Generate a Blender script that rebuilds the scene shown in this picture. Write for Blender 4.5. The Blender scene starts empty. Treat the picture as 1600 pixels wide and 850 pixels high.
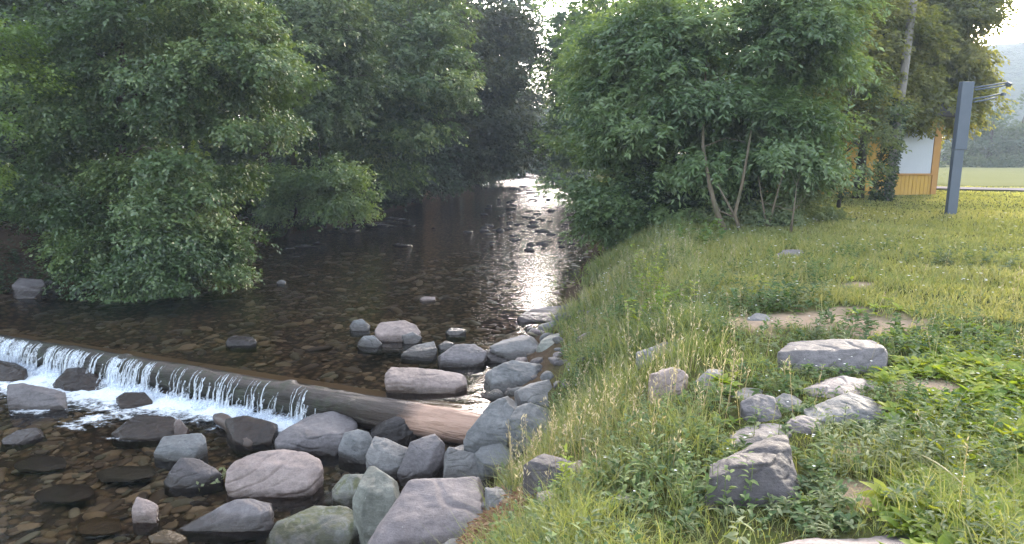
import bpy, bmesh, math, random
import numpy as np
from mathutils import Vector, Matrix
rng = np.random.default_rng(7)
random.seed(7)
S = bpy.context.scene
COL = S.collection
R = math.radians

# ------------------------------------------------------------------ camera model
F = 1050.0; CX = 800.0; CY = 425.0; CAMZ = 3.0
PITCH = math.atan(190 / 1050)
CP, SP = math.cos(PITCH), math.sin(PITCH)
WATER_UP = 0.0; WATER_DN = -0.45

def ray(px, py):
    u = (px - CX) / F; v = (CY - py) / F
    return np.array([u, CP + v * SP, -SP + v * CP])
def at_z(px, py, z):
    d = ray(px, py); t = (z - CAMZ) / d[2]
    return np.array([d[0] * t, d[1] * t, z])
def at_y(px, py, y):
    d = ray(px, py); t = y / d[1]
    return np.array([d[0] * t, y, CAMZ + d[2] * t])

# ------------------------------------------------------------------ noise (numpy)
def _h(ix, iy, iz, seed):
    n = (ix.astype(np.int64) * 374761393 + iy.astype(np.int64) * 668265263 + iz.astype(np.int64) * 2147483647 + seed * 974634777) & 0xffffffff
    n = ((n ^ (n >> 13)) * 1274126177) & 0xffffffff
    n = ((n ^ (n >> 16)) * 2246822519) & 0xffffffff
    return ((n ^ (n >> 15)) & 0xffffff) / float(0xffffff)
def noise3(x, y, z, seed=0):
    x, y, z = np.broadcast_arrays(np.asarray(x, float), np.asarray(y, float), np.asarray(z, float))
    ix, iy, iz = np.floor(x), np.floor(y), np.floor(z)
    fx, fy, fz = x - ix, y - iy, z - iz
    fx = fx * fx * (3 - 2 * fx); fy = fy * fy * (3 - 2 * fy); fz = fz * fz * (3 - 2 * fz)
    o = 0
    for a in (0, 1):
        for b in (0, 1):
            for c in (0, 1):
                w = (fx if a else 1 - fx) * (fy if b else 1 - fy) * (fz if c else 1 - fz)
                o = o + w * _h(ix + a, iy + b, iz + c, seed)
    return o
def fbm(x, y, z=0.0, seed=0, octv=4):
    o = 0; a = 1; s = 0
    for k in range(octv):
        o = o + a * (noise3(np.asarray(x) * 2 ** k + 17.3 * k, np.asarray(y) * 2 ** k + 5.1 * k, np.asarray(z) * 2 ** k, seed + k) - .5); s += a; a *= .5
    return o / s * 2
def unit(a): return a / (np.linalg.norm(a, axis=-1, keepdims=True) + 1e-9)
def sstep(a, b, x):
    t = np.clip((x - a) / (b - a), 0, 1); return t * t * (3 - 2 * t)

# ------------------------------------------------------------------ terrain
_ry = [-60, 0, 2, 3.5, 5.5, 7.3, 8.4, 10.5, 12.7, 16, 20, 30, 50, 100, 190, 450]
_rx = [-30, -3.0, -2.2, -1.45, -.8, -.2, 0.0, 0.35, 1.0, 1.45, 2.3, 3.3, 5.0, 7.0, 9.0, 12]
_ly = [-60, 0, 5, 10, 14, 17, 21, 29, 36, 64, 100, 190, 450]
_lx = [-50, -16, -14, -12, -10.2, -9.0, -8.3, -6.8, -5.6, -3.6, -1.5, 3, 6]
def xR(y): return np.interp(y, _ry, _rx)
def xL(y): return np.interp(y, _ly, _lx)
def y_weir(x): return 7.3 - .434 * (np.asarray(x) + .33)

def terrain(x, y):
    x = np.asarray(x, float); y = np.asarray(y, float)
    dn = 1 - sstep(-.25, .05, y - y_weir(x) - .05)
    bed = -.32 + dn * (-.26)
    bed = bed + .08 * fbm(x * .9, y * .9, 0, 3, 4) + .03 * fbm(x * 4, y * 4, 0, 5, 2)
    bed = bed + .2 * sstep(40, 120, y)
    sillband = np.exp(-((y - y_weir(x) - .45) / .3) ** 2)
    bed = bed + sillband * .14 * (1 - dn)
    dR = x - xR(y) + .25 * fbm(x * .5, y * .5, 0, 11, 3)
    dL = xL(y) - x + .5 * fbm(x * .4, y * .4, 0, 13, 3)
    wl = dn * WATER_DN
    rb = (wl - .05) + (1.35 - wl) * (sstep(-.3, 2.5, dR) ** .9) + .05 * np.clip((dR - 2.5) / 3, 0, 1)
    rb = rb + (.07 * fbm(x * 1.1, y * 1.1, 0, 21, 4)) * sstep(.2, 1.2, dR) * (1 - .7 * sstep(9, 16, y))
    lb = (wl - .05) + (1.3 - wl) * sstep(-.2, 3.2, dL) + .25 * sstep(3, 12, dL) + .1 * fbm(x * .7, y * .7, 0, 31, 4) * sstep(.2, 1.2, dL)
    h = bed
    h = np.where(dR > -.9, np.maximum(bed + (wl - .05 - bed) * sstep(-.9, -.3, dR), np.where(dR > -.3, rb, -9)), h)
    h = np.where(dL > -.9, np.maximum(bed + (wl - .05 - bed) * sstep(-.9, -.2, dL), np.where(dL > -.2, lb, -9)), h)
    return h
def tz(x, y): return float(terrain(np.array([x]), np.array([y]))[0])
def hit(px, py):
    d = ray(px, py); t = np.linspace(1.5, 90, 9000)
    p = d[None] * t[:, None]; p[:, 2] += CAMZ
    k = int(np.argmax(p[:, 2] < terrain(p[:, 0], p[:, 1])))
    return p[k]

# ------------------------------------------------------------------ object helpers
def link(o): COL.objects.link(o); return o
def tag(o, label=None, cat=None, group=None, kind=None):
    if label: o['label'] = label
    if cat: o['category'] = cat
    if group: o['group'] = group
    if kind: o['kind'] = kind
    return o
def empty(name, loc, label=None, cat=None, group=None):
    o = bpy.data.objects.new(name, None); link(o); o.location = loc
    return tag(o, label, cat, group)
def npmesh(name, verts, faces, mats=(), attrs=None, smooth=False, face_mat=None):
    """faces: list of (n,k) arrays"""
    if isinstance(faces, np.ndarray): faces = [faces]
    me = bpy.data.meshes.new(name)
    verts = np.asarray(verts, np.float32)
    me.vertices.add(len(verts)); me.vertices.foreach_set('co', verts.ravel())
    nl = sum(f.size for f in faces); nf = sum(len(f) for f in faces)
    me.loops.add(nl); me.polygons.add(nf)
    me.loops.foreach_set('vertex_index', np.concatenate([f.ravel() for f in faces]).astype(np.int32))
    st = []; tot = 0
    for f in faces:
        st.append(tot + np.arange(len(f)) * f.shape[1]); tot += f.size
    me.polygons.foreach_set('loop_start', np.concatenate(st).astype(np.int32))
    if smooth: me.polygons.foreach_set('use_smooth', np.ones(nf, bool))
    if face_mat is not None: me.polygons.foreach_set('material_index', np.asarray(face_mat, np.int32))
    for k, (dom, v) in (attrs or {}).items():
        a = me.attributes.new(k, 'FLOAT', dom); a.data.foreach_set('value', np.asarray(v, np.float32))
    me.update(calc_edges=True)
    for m in mats: me.materials.append(m)
    return me
def mobj(name, me, parent=None, loc=None):
    o = bpy.data.objects.new(name, me); link(o)
    if parent is not None: o.parent = parent
    if loc is not None: o.location = loc
    return o

class MB:
    """bmesh collector"""
    def __init__(s): s.v = []; s.f = []
    def add(s, v, f):
        n = len(s.v); s.v += [tuple(p) for p in v]; s.f += [tuple(i + n for i in q) for q in f]
    def box(s, c, d, rz=0, tilt=None):
        m = Matrix.Rotation(rz, 3, 'Z')
        if tilt: m = m @ Matrix.Rotation(tilt[1], 3, tilt[0])
        pts = [Vector(c) + m @ Vector((sx * d[0] / 2, sy * d[1] / 2, sz * d[2] / 2)) for sx in (-1, 1) for sy in (-1, 1) for sz in (-1, 1)]
        s.add(pts, [(0, 1, 3, 2), (4, 6, 7, 5), (0, 4, 5, 1), (2, 3, 7, 6), (0, 2, 6, 4), (1, 5, 7, 3)])
    def tube(s, pts, rad, n=7, wob=0.0):
        pts = [Vector(p) for p in pts]
        rings = []
        for i, p in enumerate(pts):
            t = (pts[min(i + 1, len(pts) - 1)] - pts[max(i - 1, 0)]).normalized()
            a = t.cross(Vector((0.31, .95, .1))); a = a.normalized() if a.length > 1e-4 else Vector((1, 0, 0)); b = t.cross(a).normalized()
            r = rad[i] if hasattr(rad, '__len__') else rad
            rings.append([p + (a * math.cos(6.2832 * k / n) + b * math.sin(6.2832 * k / n)) * r * (1 + wob * random.uniform(-1, 1)) for k in range(n)])
        v = [q for r_ in rings for q in r_]; f = []
        for i in range(len(pts) - 1):
            for k in range(n):
                f.append((i * n + k, i * n + (k + 1) % n, (i + 1) * n + (k + 1) % n, (i + 1) * n + k))
        f.append(tuple(range(n))[::-1]); f.append(tuple((len(pts) - 1) * n + k for k in range(n)))
        s.add(v, f)
    def build(s, name, mat, parent=None, smooth=False, bevel=0, loc=None):
        me = bpy.data.meshes.new(name)
        L = Vector(loc) if loc is not None else Vector((0, 0, 0))
        me.from_pydata([tuple(Vector(p) - L) for p in s.v], [], s.f)
        if smooth: me.polygons.foreach_set('use_smooth', [True] * len(me.polygons))
        me.materials.append(mat); me.update()
        o = mobj(name, me, parent, loc)
        if bevel:
            m = o.modifiers.new('bevel', 'BEVEL'); m.width = bevel; m.segments = 2
        return o

# ------------------------------------------------------------------ materials
class NT:
    def __init__(s, name):
        s.m = bpy.data.materials.new(name); s.m.use_nodes = True; s.t = s.m.node_tree; s.t.nodes.clear()
        s.out = s.n('ShaderNodeOutputMaterial')
    def n(s, typ, **kw):
        nd = s.t.nodes.new(typ)
        for k, v in kw.items():
            if k.startswith('i_'):
                key = k[2:]; key = int(key) if key.isdigit() else key
                nd.inputs[key].default_value = v
            else: setattr(nd, k, v)
        return nd
    def l(s, a, b): s.t.links.new(a, b)
    def math(s, op, a, b=None, clamp=False):
        nd = s.n('ShaderNodeMath', operation=op); nd.use_clamp = clamp
        for i, q in enumerate((a, b)):
            if q is None: continue
            if isinstance(q, (int, float)): nd.inputs[i].default_value = q
            else: s.l(q, nd.inputs[i])
        return nd.outputs[0]
    def noise(s, scale, detail=4, rough=.55, vec=None, dist=0):
        nd = s.n('ShaderNodeTexNoise'); nd.inputs['Scale'].default_value = scale; nd.inputs['Detail'].default_value = detail
        nd.inputs['Roughness'].default_value = rough; nd.inputs['Distortion'].default_value = dist
        if vec is not None: s.l(vec, nd.inputs['Vector'])
        return nd.outputs['Fac']
    def ramp(s, fac, stops, interp='LINEAR'):
        nd = s.n('ShaderNodeValToRGB'); cr = nd.color_ramp; cr.interpolation = interp
        while len(cr.elements) < len(stops): cr.elements.new(.5)
        for e, (p, c) in zip(cr.elements, stops):
            e.position = p; e.color = (*c, 1) if len(c) == 3 else c
        s.l(fac, nd.inputs[0]); return nd.outputs[0]
    def mix(s, fac, a, b, blend='MIX'):
        nd = s.n('ShaderNodeMix', data_type='RGBA', blend_type=blend)
        for sock, q in ((nd.inputs['Factor'], fac), (nd.inputs[6], a), (nd.inputs[7], b)):
            if isinstance(q, (int, float)): sock.default_value = q
            elif isinstance(q, tuple): sock.default_value = (*q, 1) if len(q) == 3 else q
            else: s.l(q, sock)
        return nd.outputs[2]
    def bump(s, h, strength=.5, dist=.02):
        nd = s.n('ShaderNodeBump'); nd.inputs['Strength'].default_value = strength; nd.inputs['Distance'].default_value = dist
        s.l(h, nd.inputs['Height']); return nd.outputs[0]
    def obj(s): return s.n('ShaderNodeTexCoord').outputs['Object']
    def pos(s): return s.n('ShaderNodeNewGeometry').outputs['Position']
    def mapv(s, v, scale, rot=(0, 0, 0)):
        nd = s.n('ShaderNodeMapping'); nd.inputs['Scale'].default_value = scale; nd.inputs['Rotation'].default_value = rot
        s.l(v, nd.inputs['Vector']); return nd.outputs[0]
    def attr(s, name): return s.n('ShaderNodeAttribute', attribute_name=name).outputs['Fac']
    def pbr(s, color, rough=.7, normal=None, spec=.4, metal=0, **kw):
        nd = s.n('ShaderNodeBsdfPrincipled'); nd.inputs['Metallic'].default_value = metal; nd.inputs['Specular IOR Level'].default_value = spec
        for sock, q in ((nd.inputs['Base Color'], color), (nd.inputs['Roughness'], rough)):
            if isinstance(q, (int, float)): sock.default_value = q
            elif isinstance(q, tuple): sock.default_value = (*q, 1)
            else: s.l(q, sock)
        if normal is not None: s.l(normal, nd.inputs['Normal'])
        return nd.outputs[0]
    def done(s, shader): s.l(shader, s.out.inputs['Surface']); return s.m

def leaf_mat(name, c0, c1, c2, trans=.35, rough=.45, gloss=.06, c3=None):
    t = NT(name); a = t.attr('tint')
    st = [(0, c0), (.5, c1), (1, c2)]
    col = t.ramp(a, st)
    d = t.n('ShaderNodeBsdfDiffuse'); tr = t.n('ShaderNodeBsdfTranslucent'); g = t.n('ShaderNodeBsdfGlossy'); g.inputs['Roughness'].default_value = rough
    t.l(col, d.inputs['Color'])
    tc = t.mix(1.0, col, (1.25, 1.2, .55), 'MULTIPLY'); t.l(tc, tr.inputs['Color'])
    m1 = t.n('ShaderNodeMixShader'); m1.inputs[0].default_value = trans; t.l(d.outputs[0], m1.inputs[1]); t.l(tr.outputs[0], m1.inputs[2])
    m2 = t.n('ShaderNodeMixShader'); m2.inputs[0].default_value = gloss; t.l(m1.outputs[0], m2.inputs[1]); t.l(g.outputs[0], m2.inputs[2])
    return t.done(m2.outputs[0])

def rock_mat(name, a, b, wetz=None, moss=0.0, strata=.18, fleck=.5):
    t = NT(name); o = t.obj()
    inf = t.n('ShaderNodeObjectInfo').outputs['Random']
    off = t.n('ShaderNodeVectorMath', operation='ADD'); t.l(o, off.inputs[0])
    sc = t.math('MULTIPLY', inf, 37.0); t.l(sc, off.inputs[1]); v = off.outputs[0]
    n1 = t.noise(2.6, 5, .6, v, .6); n2 = t.noise(22, 5, .7, v); n3 = t.noise(90, 3, .6, v); n4 = t.noise(9, 6, .75, v, 1.2)
    col = t.mix(t.ramp(n1, [(.3, (0, 0, 0)), (.7, (1, 1, 1))]), a, b)
    sv = t.mapv(v, (1.5, 2.2, 26), (.5, .35, .2)); ns = t.noise(1.5, 4, .6, sv, 1.0)
    col = t.mix(t.math('MULTIPLY', t.ramp(ns, [(.42, (1, 1, 1)), (.55, (0, 0, 0))]), strata), col, tuple(x * .55 for x in a))
    col = t.mix(t.math('MULTIPLY', t.ramp(n2, [(.45, (0, 0, 0)), (.75, (1, 1, 1))]), .3), col, tuple(min(1, x * 1.35 + .03) for x in b))
    col = t.mix(t.math('MULTIPLY', t.ramp(n2, [(.25, (1, 1, 1)), (.46, (0, 0, 0))]), .35), col, tuple(x * .5 for x in a))
    col = t.mix(t.math('MULTIPLY', t.ramp(n4, [(.46, (0, 0, 0)), (.5, (1, 1, 1)), (.54, (0, 0, 0))]), .14), col, tuple(x * .4 for x in a))
    col = t.mix(t.math('MULTIPLY', t.ramp(n3, [(.35, (1, 1, 1)), (.5, (0, 0, 0))]), .3), col, tuple(x * .5 for x in a))
    if fleck:
        vo = t.n('ShaderNodeTexVoronoi'); vo.inputs['Scale'].default_value = 26; t.l(v, vo.inputs['Vector'])
        fl = t.ramp(vo.outputs['Distance'], [(.07, (1, 1, 1)), (.12, (0, 0, 0))])
        sel = t.ramp(vo.outputs['Color'], [(.82, (0, 0, 0)), (.84, (1, 1, 1))])
        col = t.mix(t.math('MULTIPLY', t.math('MULTIPLY', fl, sel), fleck), col, (.62, .6, .55))
    if moss:
        mk = t.ramp(t.noise(5, 6, .7, v, .8), [(.56 - .12 * moss, (0, 0, 0)), (.66 - .1 * moss, (1, 1, 1))])
        mc = t.mix(t.noise(40, 3, .6, v), (.035, .04, .012), (.12, .12, .035))
        col = t.mix(t.math('MULTIPLY', mk, .85), col, mc)
    rough = .62
    if wetz is not None:
        sp = t.n('ShaderNodeSeparateXYZ'); t.l(t.pos(), sp.inputs[0])
        z = t.math('ADD', sp.outputs['Z'], t.math('MULTIPLY', t.noise(7, 3, .6, v), -.09))
        wet = t.ramp(t.math('MULTIPLY', t.math('SUBTRACT', z, wetz - .05), 8.0, True), [(0, (1, 1, 1)), (.55, (.75, .75, .75)), (.8, (0, 0, 0))])
        col = t.mix(wet, col, t.mix(1.0, col, (.32, .28, .25), 'MULTIPLY'))
        rough = t.mix(wet, (.62, .62, .62), (.22, .22, .22))
    hh = t.math('ADD', t.math('MULTIPLY', n2, 1.0), t.math('ADD', t.math('MULTIPLY', n3, .4), t.math('MULTIPLY', ns, .7)))
    return t.done(t.pbr(col, rough, t.bump(hh, .75, .012), .35))

def bark_mat(name, a, b):
    t = NT(name); o = t.obj()
    v = t.mapv(o, (9, 9, 1.6)); n = t.noise(2.2, 5, .65, v, .6)
    col = t.mix(n, a, b); n2 = t.noise(3, 3, .5, o)
    col = t.mix(t.math('MULTIPLY', t.ramp(n2, [(.5, (0, 0, 0)), (.65, (1, 1, 1))]), .5), col, (.06, .075, .04))
    return t.done(t.pbr(col, .85, t.bump(n, .9, .03), .2))

GRASS_M = leaf_mat('grass_blades', (.095, .14, .045), (.2, .235, .08), (.36, .34, .16), .45, .5, .04)
LAWN_M = leaf_mat('lawn_blades', (.14, .165, .06), (.24, .255, .09), (.355, .335, .15), .45, .5, .03)
DRY_M = leaf_mat('dry_grass', (.24, .2, .14), (.38, .32, .25), (.5, .44, .37), .35, .6, .03)
WEED_M = leaf_mat('weed_leaves', (.045, .09, .032), (.09, .155, .05), (.17, .23, .07), .4, .5, .03)
LIME_M = leaf_mat('lime_leaves', (.12, .2, .032), (.21, .29, .04), (.35, .38, .06), .45, .45, .03)
SAGE_M = leaf_mat('sage_leaves', (.09, .13, .06), (.165, .205, .1), (.27, .295, .16), .38, .55, .03)
ALDER_M = leaf_mat('alder_leaves', (.033, .068, .024), (.082, .14, .044), (.19, .25, .085), .3, .4, .07)
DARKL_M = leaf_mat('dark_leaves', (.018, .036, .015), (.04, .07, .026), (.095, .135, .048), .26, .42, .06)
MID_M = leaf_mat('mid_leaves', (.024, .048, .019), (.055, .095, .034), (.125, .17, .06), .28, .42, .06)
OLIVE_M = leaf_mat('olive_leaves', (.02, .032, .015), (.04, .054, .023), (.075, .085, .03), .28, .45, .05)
ASH_M = leaf_mat('ash_leaves', (.052, .1, .04), (.125, .2, .078), (.24, .32, .13), .44, .42, .06)
YOUNG_M = leaf_mat('young_leaves', (.07, .14, .025), (.13, .21, .035), (.22, .29, .06), .42, .4, .06)
GOLD_M = leaf_mat('golden_leaves', (.085, .11, .037), (.185, .2, .068), (.32, .31, .115), .6, .45, .04)
FAR_M = leaf_mat('far_leaves', (.04, .07, .035), (.065, .1, .05), (.1, .135, .06), .3, .5, .04)
LITTER_M = leaf_mat('litter', (.13, .06, .035), (.26, .13, .085), (.4, .24, .17), .15, .6, .03)
BARK_M = bark_mat('bark_dark', (.025, .02, .016), (.085, .07, .055))
BARKP_M = bark_mat('bark_pale', (.07, .055, .04), (.2, .16, .115))
STEM_M = bark_mat('stem_green', (.12, .16, .06), (.2, .23, .09))

RK = {
 'blue': ((.112, .113, .115), (.232, .231, .232)),
 'grey': ((.118, .113, .111), (.25, .24, .235)),
 'lilac': ((.112, .1, .103), (.218, .196, .2)),
 'pink': ((.2, .155, .14), (.38, .3, .275)),
 'purple': ((.15, .126, .128), (.28, .236, .236)),
 'dark': ((.055, .048, .05), (.125, .108, .11)),
 'green': ((.115, .118, .1), (.275, .277, .24)),
 'brown': ((.06, .043, .034), (.14, .1, .078)),
 'ochre': ((.18, .12, .05), (.32, .23, .1)),
}
RK = {k_: (tuple(v * .82 for v in c0), tuple(v * .84 for v in c1)) for k_, (c0, c1) in RK.items()}
_rm = {}
def rmat(kind, wet=None, moss=0):
    k = (kind, wet, moss)
    if k not in _rm: _rm[k] = rock_mat('stone_%s_%d' % (kind, len(_rm)), *RK[kind], wetz=wet, moss=moss)
    return _rm[k]

# ------------------------------------------------------------------ world, sun, camera
GLOW = 38.0
SUN_AZ = R(35); SUN_EL = R(14)
W = bpy.data.worlds.new('World'); S.world = W; W.use_nodes = True
wt = W.node_tree; bg = wt.nodes['Background']
sky = wt.nodes.new('ShaderNodeTexSky'); sky.sky_type = 'NISHITA'; sky.sun_disc = False
sky.sun_elevation = SUN_EL; sky.sun_rotation = SUN_AZ; sky.air_density = 1.0; sky.dust_density = 2.5; sky.ozone_density = 1.0
_hs = wt.nodes.new('ShaderNodeHueSaturation'); _hs.inputs['Saturation'].default_value = .55; wt.links.new(sky.outputs[0], _hs.inputs['Color']); wt.links.new(_hs.outputs[0], bg.inputs[0]); bg.inputs[1].default_value = .15
# bright sky lobe added over the river gap, off the sun, for the glint
def wn(t_, **kw):
    n_ = wt.nodes.new(t_)
    for k_, v_ in kw.items(): setattr(n_, k_, v_)
    return n_
_tc = wn('ShaderNodeTexCoord'); _dp = wn('ShaderNodeVectorMath', operation='DOT_PRODUCT'); wt.links.new(_tc.outputs['Generated'], _dp.inputs[0])
_ga, _ge = R(2.5), R(18); _dp.inputs[1].default_value = (math.sin(_ga) * math.cos(_ge), math.cos(_ga) * math.cos(_ge), math.sin(_ge))
_mx = wn('ShaderNodeMath', operation='MAXIMUM'); wt.links.new(_dp.outputs['Value'], _mx.inputs[0]); _mx.inputs[1].default_value = 0
_pw = wn('ShaderNodeMath', operation='POWER'); wt.links.new(_mx.outputs[0], _pw.inputs[0]); _pw.inputs[1].default_value = 150
_ml = wn('ShaderNodeMath', operation='MULTIPLY'); wt.links.new(_pw.outputs[0], _ml.inputs[0]); _ml.inputs[1].default_value = GLOW
_b2 = wn('ShaderNodeBackground'); _b2.inputs[0].default_value = (1, .87, .78, 1); wt.links.new(_ml.outputs[0], _b2.inputs[1])
_ad = wn('ShaderNodeAddShader'); wt.links.new(bg.outputs[0], _ad.inputs[0]); wt.links.new(_b2.outputs[0], _ad.inputs[1])
wt.links.new(_ad.outputs[0], wt.nodes['World Output'].inputs['Surface'])
sl = bpy.data.lights.new('sun', 'SUN'); sl.energy = 1.15; sl.angle = R(14); sl.color = (1, .86, .68)
so = bpy.data.objects.new('sun', sl); link(so)
sv = Vector((math.sin(SUN_AZ) * math.cos(SUN_EL), math.cos(SUN_AZ) * math.cos(SUN_EL), math.sin(SUN_EL)))
so.rotation_euler = sv.to_track_quat('Z', 'Y').to_euler(); so.location = (30, 30, 30)
cam = bpy.data.cameras.new('camera'); cam.sensor_width = 36; cam.lens = 36 * F / 1600; cam.clip_end = 3000; cam.clip_start = .05
co = bpy.data.objects.new('camera', cam); link(co); co.location = (0, 0, CAMZ); co.rotation_euler = (math.pi / 2 - PITCH, 0, 0)
S.camera = co
S.view_settings.view_transform = 'Standard'; S.view_settings.look = 'None'; S.view_settings.exposure = 2.85; S.view_settings.gamma = 1
S.render.engine = 'CYCLES'
c = S.cycles; c.use_denoising = True; c.denoiser = 'OPENIMAGEDENOISE'; c.max_bounces = 7; c.diffuse_bounces = 4; c.glossy_bounces = 3; c.transmission_bounces = 4
c.transparent_max_bounces = 8; c.volume_bounces = 1; c.sample_clamp_indirect = 6; c.use_adaptive_sampling = True; c.adaptive_threshold = .012
c.caustics_reflective = False; c.caustics_refractive = False

# ------------------------------------------------------------------ ground
def graded(lo, a, b, hi, fine, grow=1.13):
    core = list(np.arange(a, b + 1e-6, fine)); s = fine; v = b; up = []
    while v < hi: s *= grow; v += s; up.append(min(v, hi))
    s = fine; v = a; dnl = []
    while v > lo: s *= grow; v -= s; dnl.append(max(v, lo))
    return np.array(dnl[::-1] + core + up)
gx = graded(-150, -13, 5, 260, .1); gy = graded(-40, 1.5, 19, 420, .1)
X, Y = np.meshgrid(gx, gy); Z = terrain(X, Y)
# the meadow beyond the path sinks a little, the valley side rises far off
gv = np.stack([X, Y, Z], -1).reshape(-1, 3)
nx, ny = len(gx), len(gy)
idx = np.arange(nx * ny).reshape(ny, nx)
gf = np.stack([idx[:-1, :-1], idx[:-1, 1:], idx[1:, 1:], idx[1:, :-1]], -1).reshape(-1, 4)
BARE = [(3.1, 6.5, .95, .6), (2.95, 4.55, .3, .25), (4.3, 8.2, .25, .2), (1.75, 3.1, .2, .16), (1.95, 3.65, .16, .14)]
def bare(x, y):
    m = np.zeros(np.broadcast(x, y).shape)
    for bx, by, a, b in BARE:
        m = np.maximum(m, 1 - sstep(.6, 1.15, np.hypot((x - bx) / a, (y - by) / b) + .55 * fbm(x * 3, y * 3, 0, 77, 3)))
    return m
dRg = X - xR(Y); dLg = xL(Y) - X
green = np.where(X > -2, sstep(.3, 1.0, dRg), sstep(2.5, 6, dLg))
meadow = sstep(0, 2, X * .55 + Y * 1.0 - 43 ) * (X > 14)
t = NT('earth'); p = t.pos()
nA = t.noise(1.3, 5, .6, p); nB = t.noise(14, 5, .65, p); nC = t.noise(60, 3, .6, p)
bedc = t.ramp(nB, [(.25, (.065, .045, .03)), (.5, (.15, .105, .068)), (.68, (.22, .165, .105)), (.85, (.18, .18, .12))])
vo = t.n('ShaderNodeTexVoronoi', feature='F1'); vo.inputs['Scale'].default_value = 9; t.l(p, vo.inputs['Vector'])
cell = t.ramp(vo.outputs['Color'], [(.0, (.05, .032, .022)), (.35, (.11, .075, .05)), (.7, (.17, .125, .08)), (1, (.14, .14, .09))])
bedc = t.mix(.6, bedc, cell)
bedc = t.mix(t.ramp(vo.outputs['Distance'], [(.3, (0, 0, 0)), (.6, (.8, .8, .8))]), bedc, (.02, .014, .01))
soil = t.mix(nB, (.05, .035, .024), (.12, .085, .058))
barec = t.mix(nB, (.27, .2, .14), (.42, .32, .24))
grs = t.mix(nA, (.045, .065, .02), (.1, .11, .035))
meadc = t.mix(t.noise(.15, 4, .6, p), (.12, .135, .06), (.17, .17, .09))
col = t.mix(t.attr('bank'), bedc, soil)
col = t.mix(t.math('MULTIPLY', t.attr('green'), t.ramp(nB, [(.3, (.35, .35, .35)), (.6, (1, 1, 1))])), col, grs)
col = t.mix(t.attr('bare'), col, barec); col = t.mix(t.attr('meadow'), col, meadc)
hb = t.math('ADD', t.math('MULTIPLY', vo.outputs['Distance'], -.6), t.math('ADD', nB, t.math('MULTIPLY', nC, .4)))
EARTH = t.done(t.pbr(col, 1.0, t.bump(hb, .8, .04), 0))
me = npmesh('ground', gv, gf, [EARTH], {
    'bank': ('POINT', np.maximum(sstep(-.5, .1, dRg), sstep(-.3, .3, dLg)).ravel()),
    'green': ('POINT', green.ravel()), 'bare': ('POINT', bare(X, Y).ravel()), 'meadow': ('POINT', meadow.ravel())}, smooth=True)
tag(mobj('ground', me), kind='structure')

# gravel path across the lawn
def strip(name, pts, w, mat, lift=.012, sub=10):
    P = []
    for i in range(len(pts) - 1):
        for k in range(sub): P.append(np.array(pts[i]) * (1 - k / sub) + np.array(pts[i + 1]) * k / sub)
    P.append(np.array(pts[-1])); P = np.array(P); T = np.gradient(P, axis=0); T /= np.linalg.norm(T, axis=1)[:, None]
    N = np.stack([-T[:, 1], T[:, 0]], 1); V = []
    for k in np.linspace(-w / 2, w / 2, 5):
        q = P + N * k; V.append(np.c_[q, terrain(q[:, 0], q[:, 1]) + lift])
    n = len(P); V = np.concatenate(V); f = []
    for j in range(4):
        a = np.arange(n - 1); f.append(np.stack([j * n + a, j * n + a + 1, (j + 1) * n + a + 1, (j + 1) * n + a], 1))
    return mobj(name, npmesh(name, V, np.concatenate(f), [mat], smooth=True))
t = NT('path_gravel'); p = t.pos()
PATH_M = t.done(t.pbr(t.mix(t.noise(30, 4, .7, p), (.15, .142, .148), (.25, .237, .243)), 1.0, None, 0))
tag(strip('path', [(14, 33.5), (19.5, 29.6), (26, 26.5), (40, 23.5), (80, 18)], 2.3, PATH_M, .04), kind='structure')

# hills
def hill(name, pts, depth, mat, seed):
    xs = np.linspace(0, 1, 90); V = []
    P = np.array([[np.interp(u, np.linspace(0, 1, len(pts)), [q[i] for q in pts]) for i in range(3)] for u in xs])
    rows = 22; cen = np.array([0, 0])
    for k in range(rows):
        f = k / (rows - 1); q = P.copy()
        dirv = P[:, :2] / np.linalg.norm(P[:, :2], axis=1)[:, None]
        q[:, :2] = P[:, :2] + dirv * depth * f
        q[:, 2] = -1.5 + (P[:, 2] + 1.5) * math.sin(f * 1.5708) * (1 + .12 * fbm(q[:, 0] * .02, q[:, 1] * .02, 0, seed, 4)) + 1.6 * sstep(.1, .5, f) * fbm(q[:, 0] * .15, q[:, 1] * .15, 0, seed + 3, 3)
        V.append(q)
    idx = np.arange(rows * 90).reshape(rows, 90)
    f = np.stack([idx[:-1, :-1], idx[:-1, 1:], idx[1:, 1:], idx[1:, :-1]], -1).reshape(-1, 4)
    return tag(mobj(name, npmesh(name, np.concatenate(V), f, [mat], smooth=True)), kind='structure')
t = NT('hill_forest'); p = t.pos(); n = t.noise(.35, 6, .7, p)
HILL_M = t.done(t.pbr(t.ramp(n, [(.3, (.02, .035, .018)), (.7, (.06, .085, .04))]), .95, t.bump(n, 1, 2.0), .1))
hill('hill', [(60, 225, 40), (110, 215, 42), (160, 195, 44), (200, 160, 40), (225, 110, 40), (235, 30, 42)], 70, HILL_M, 3)

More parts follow.
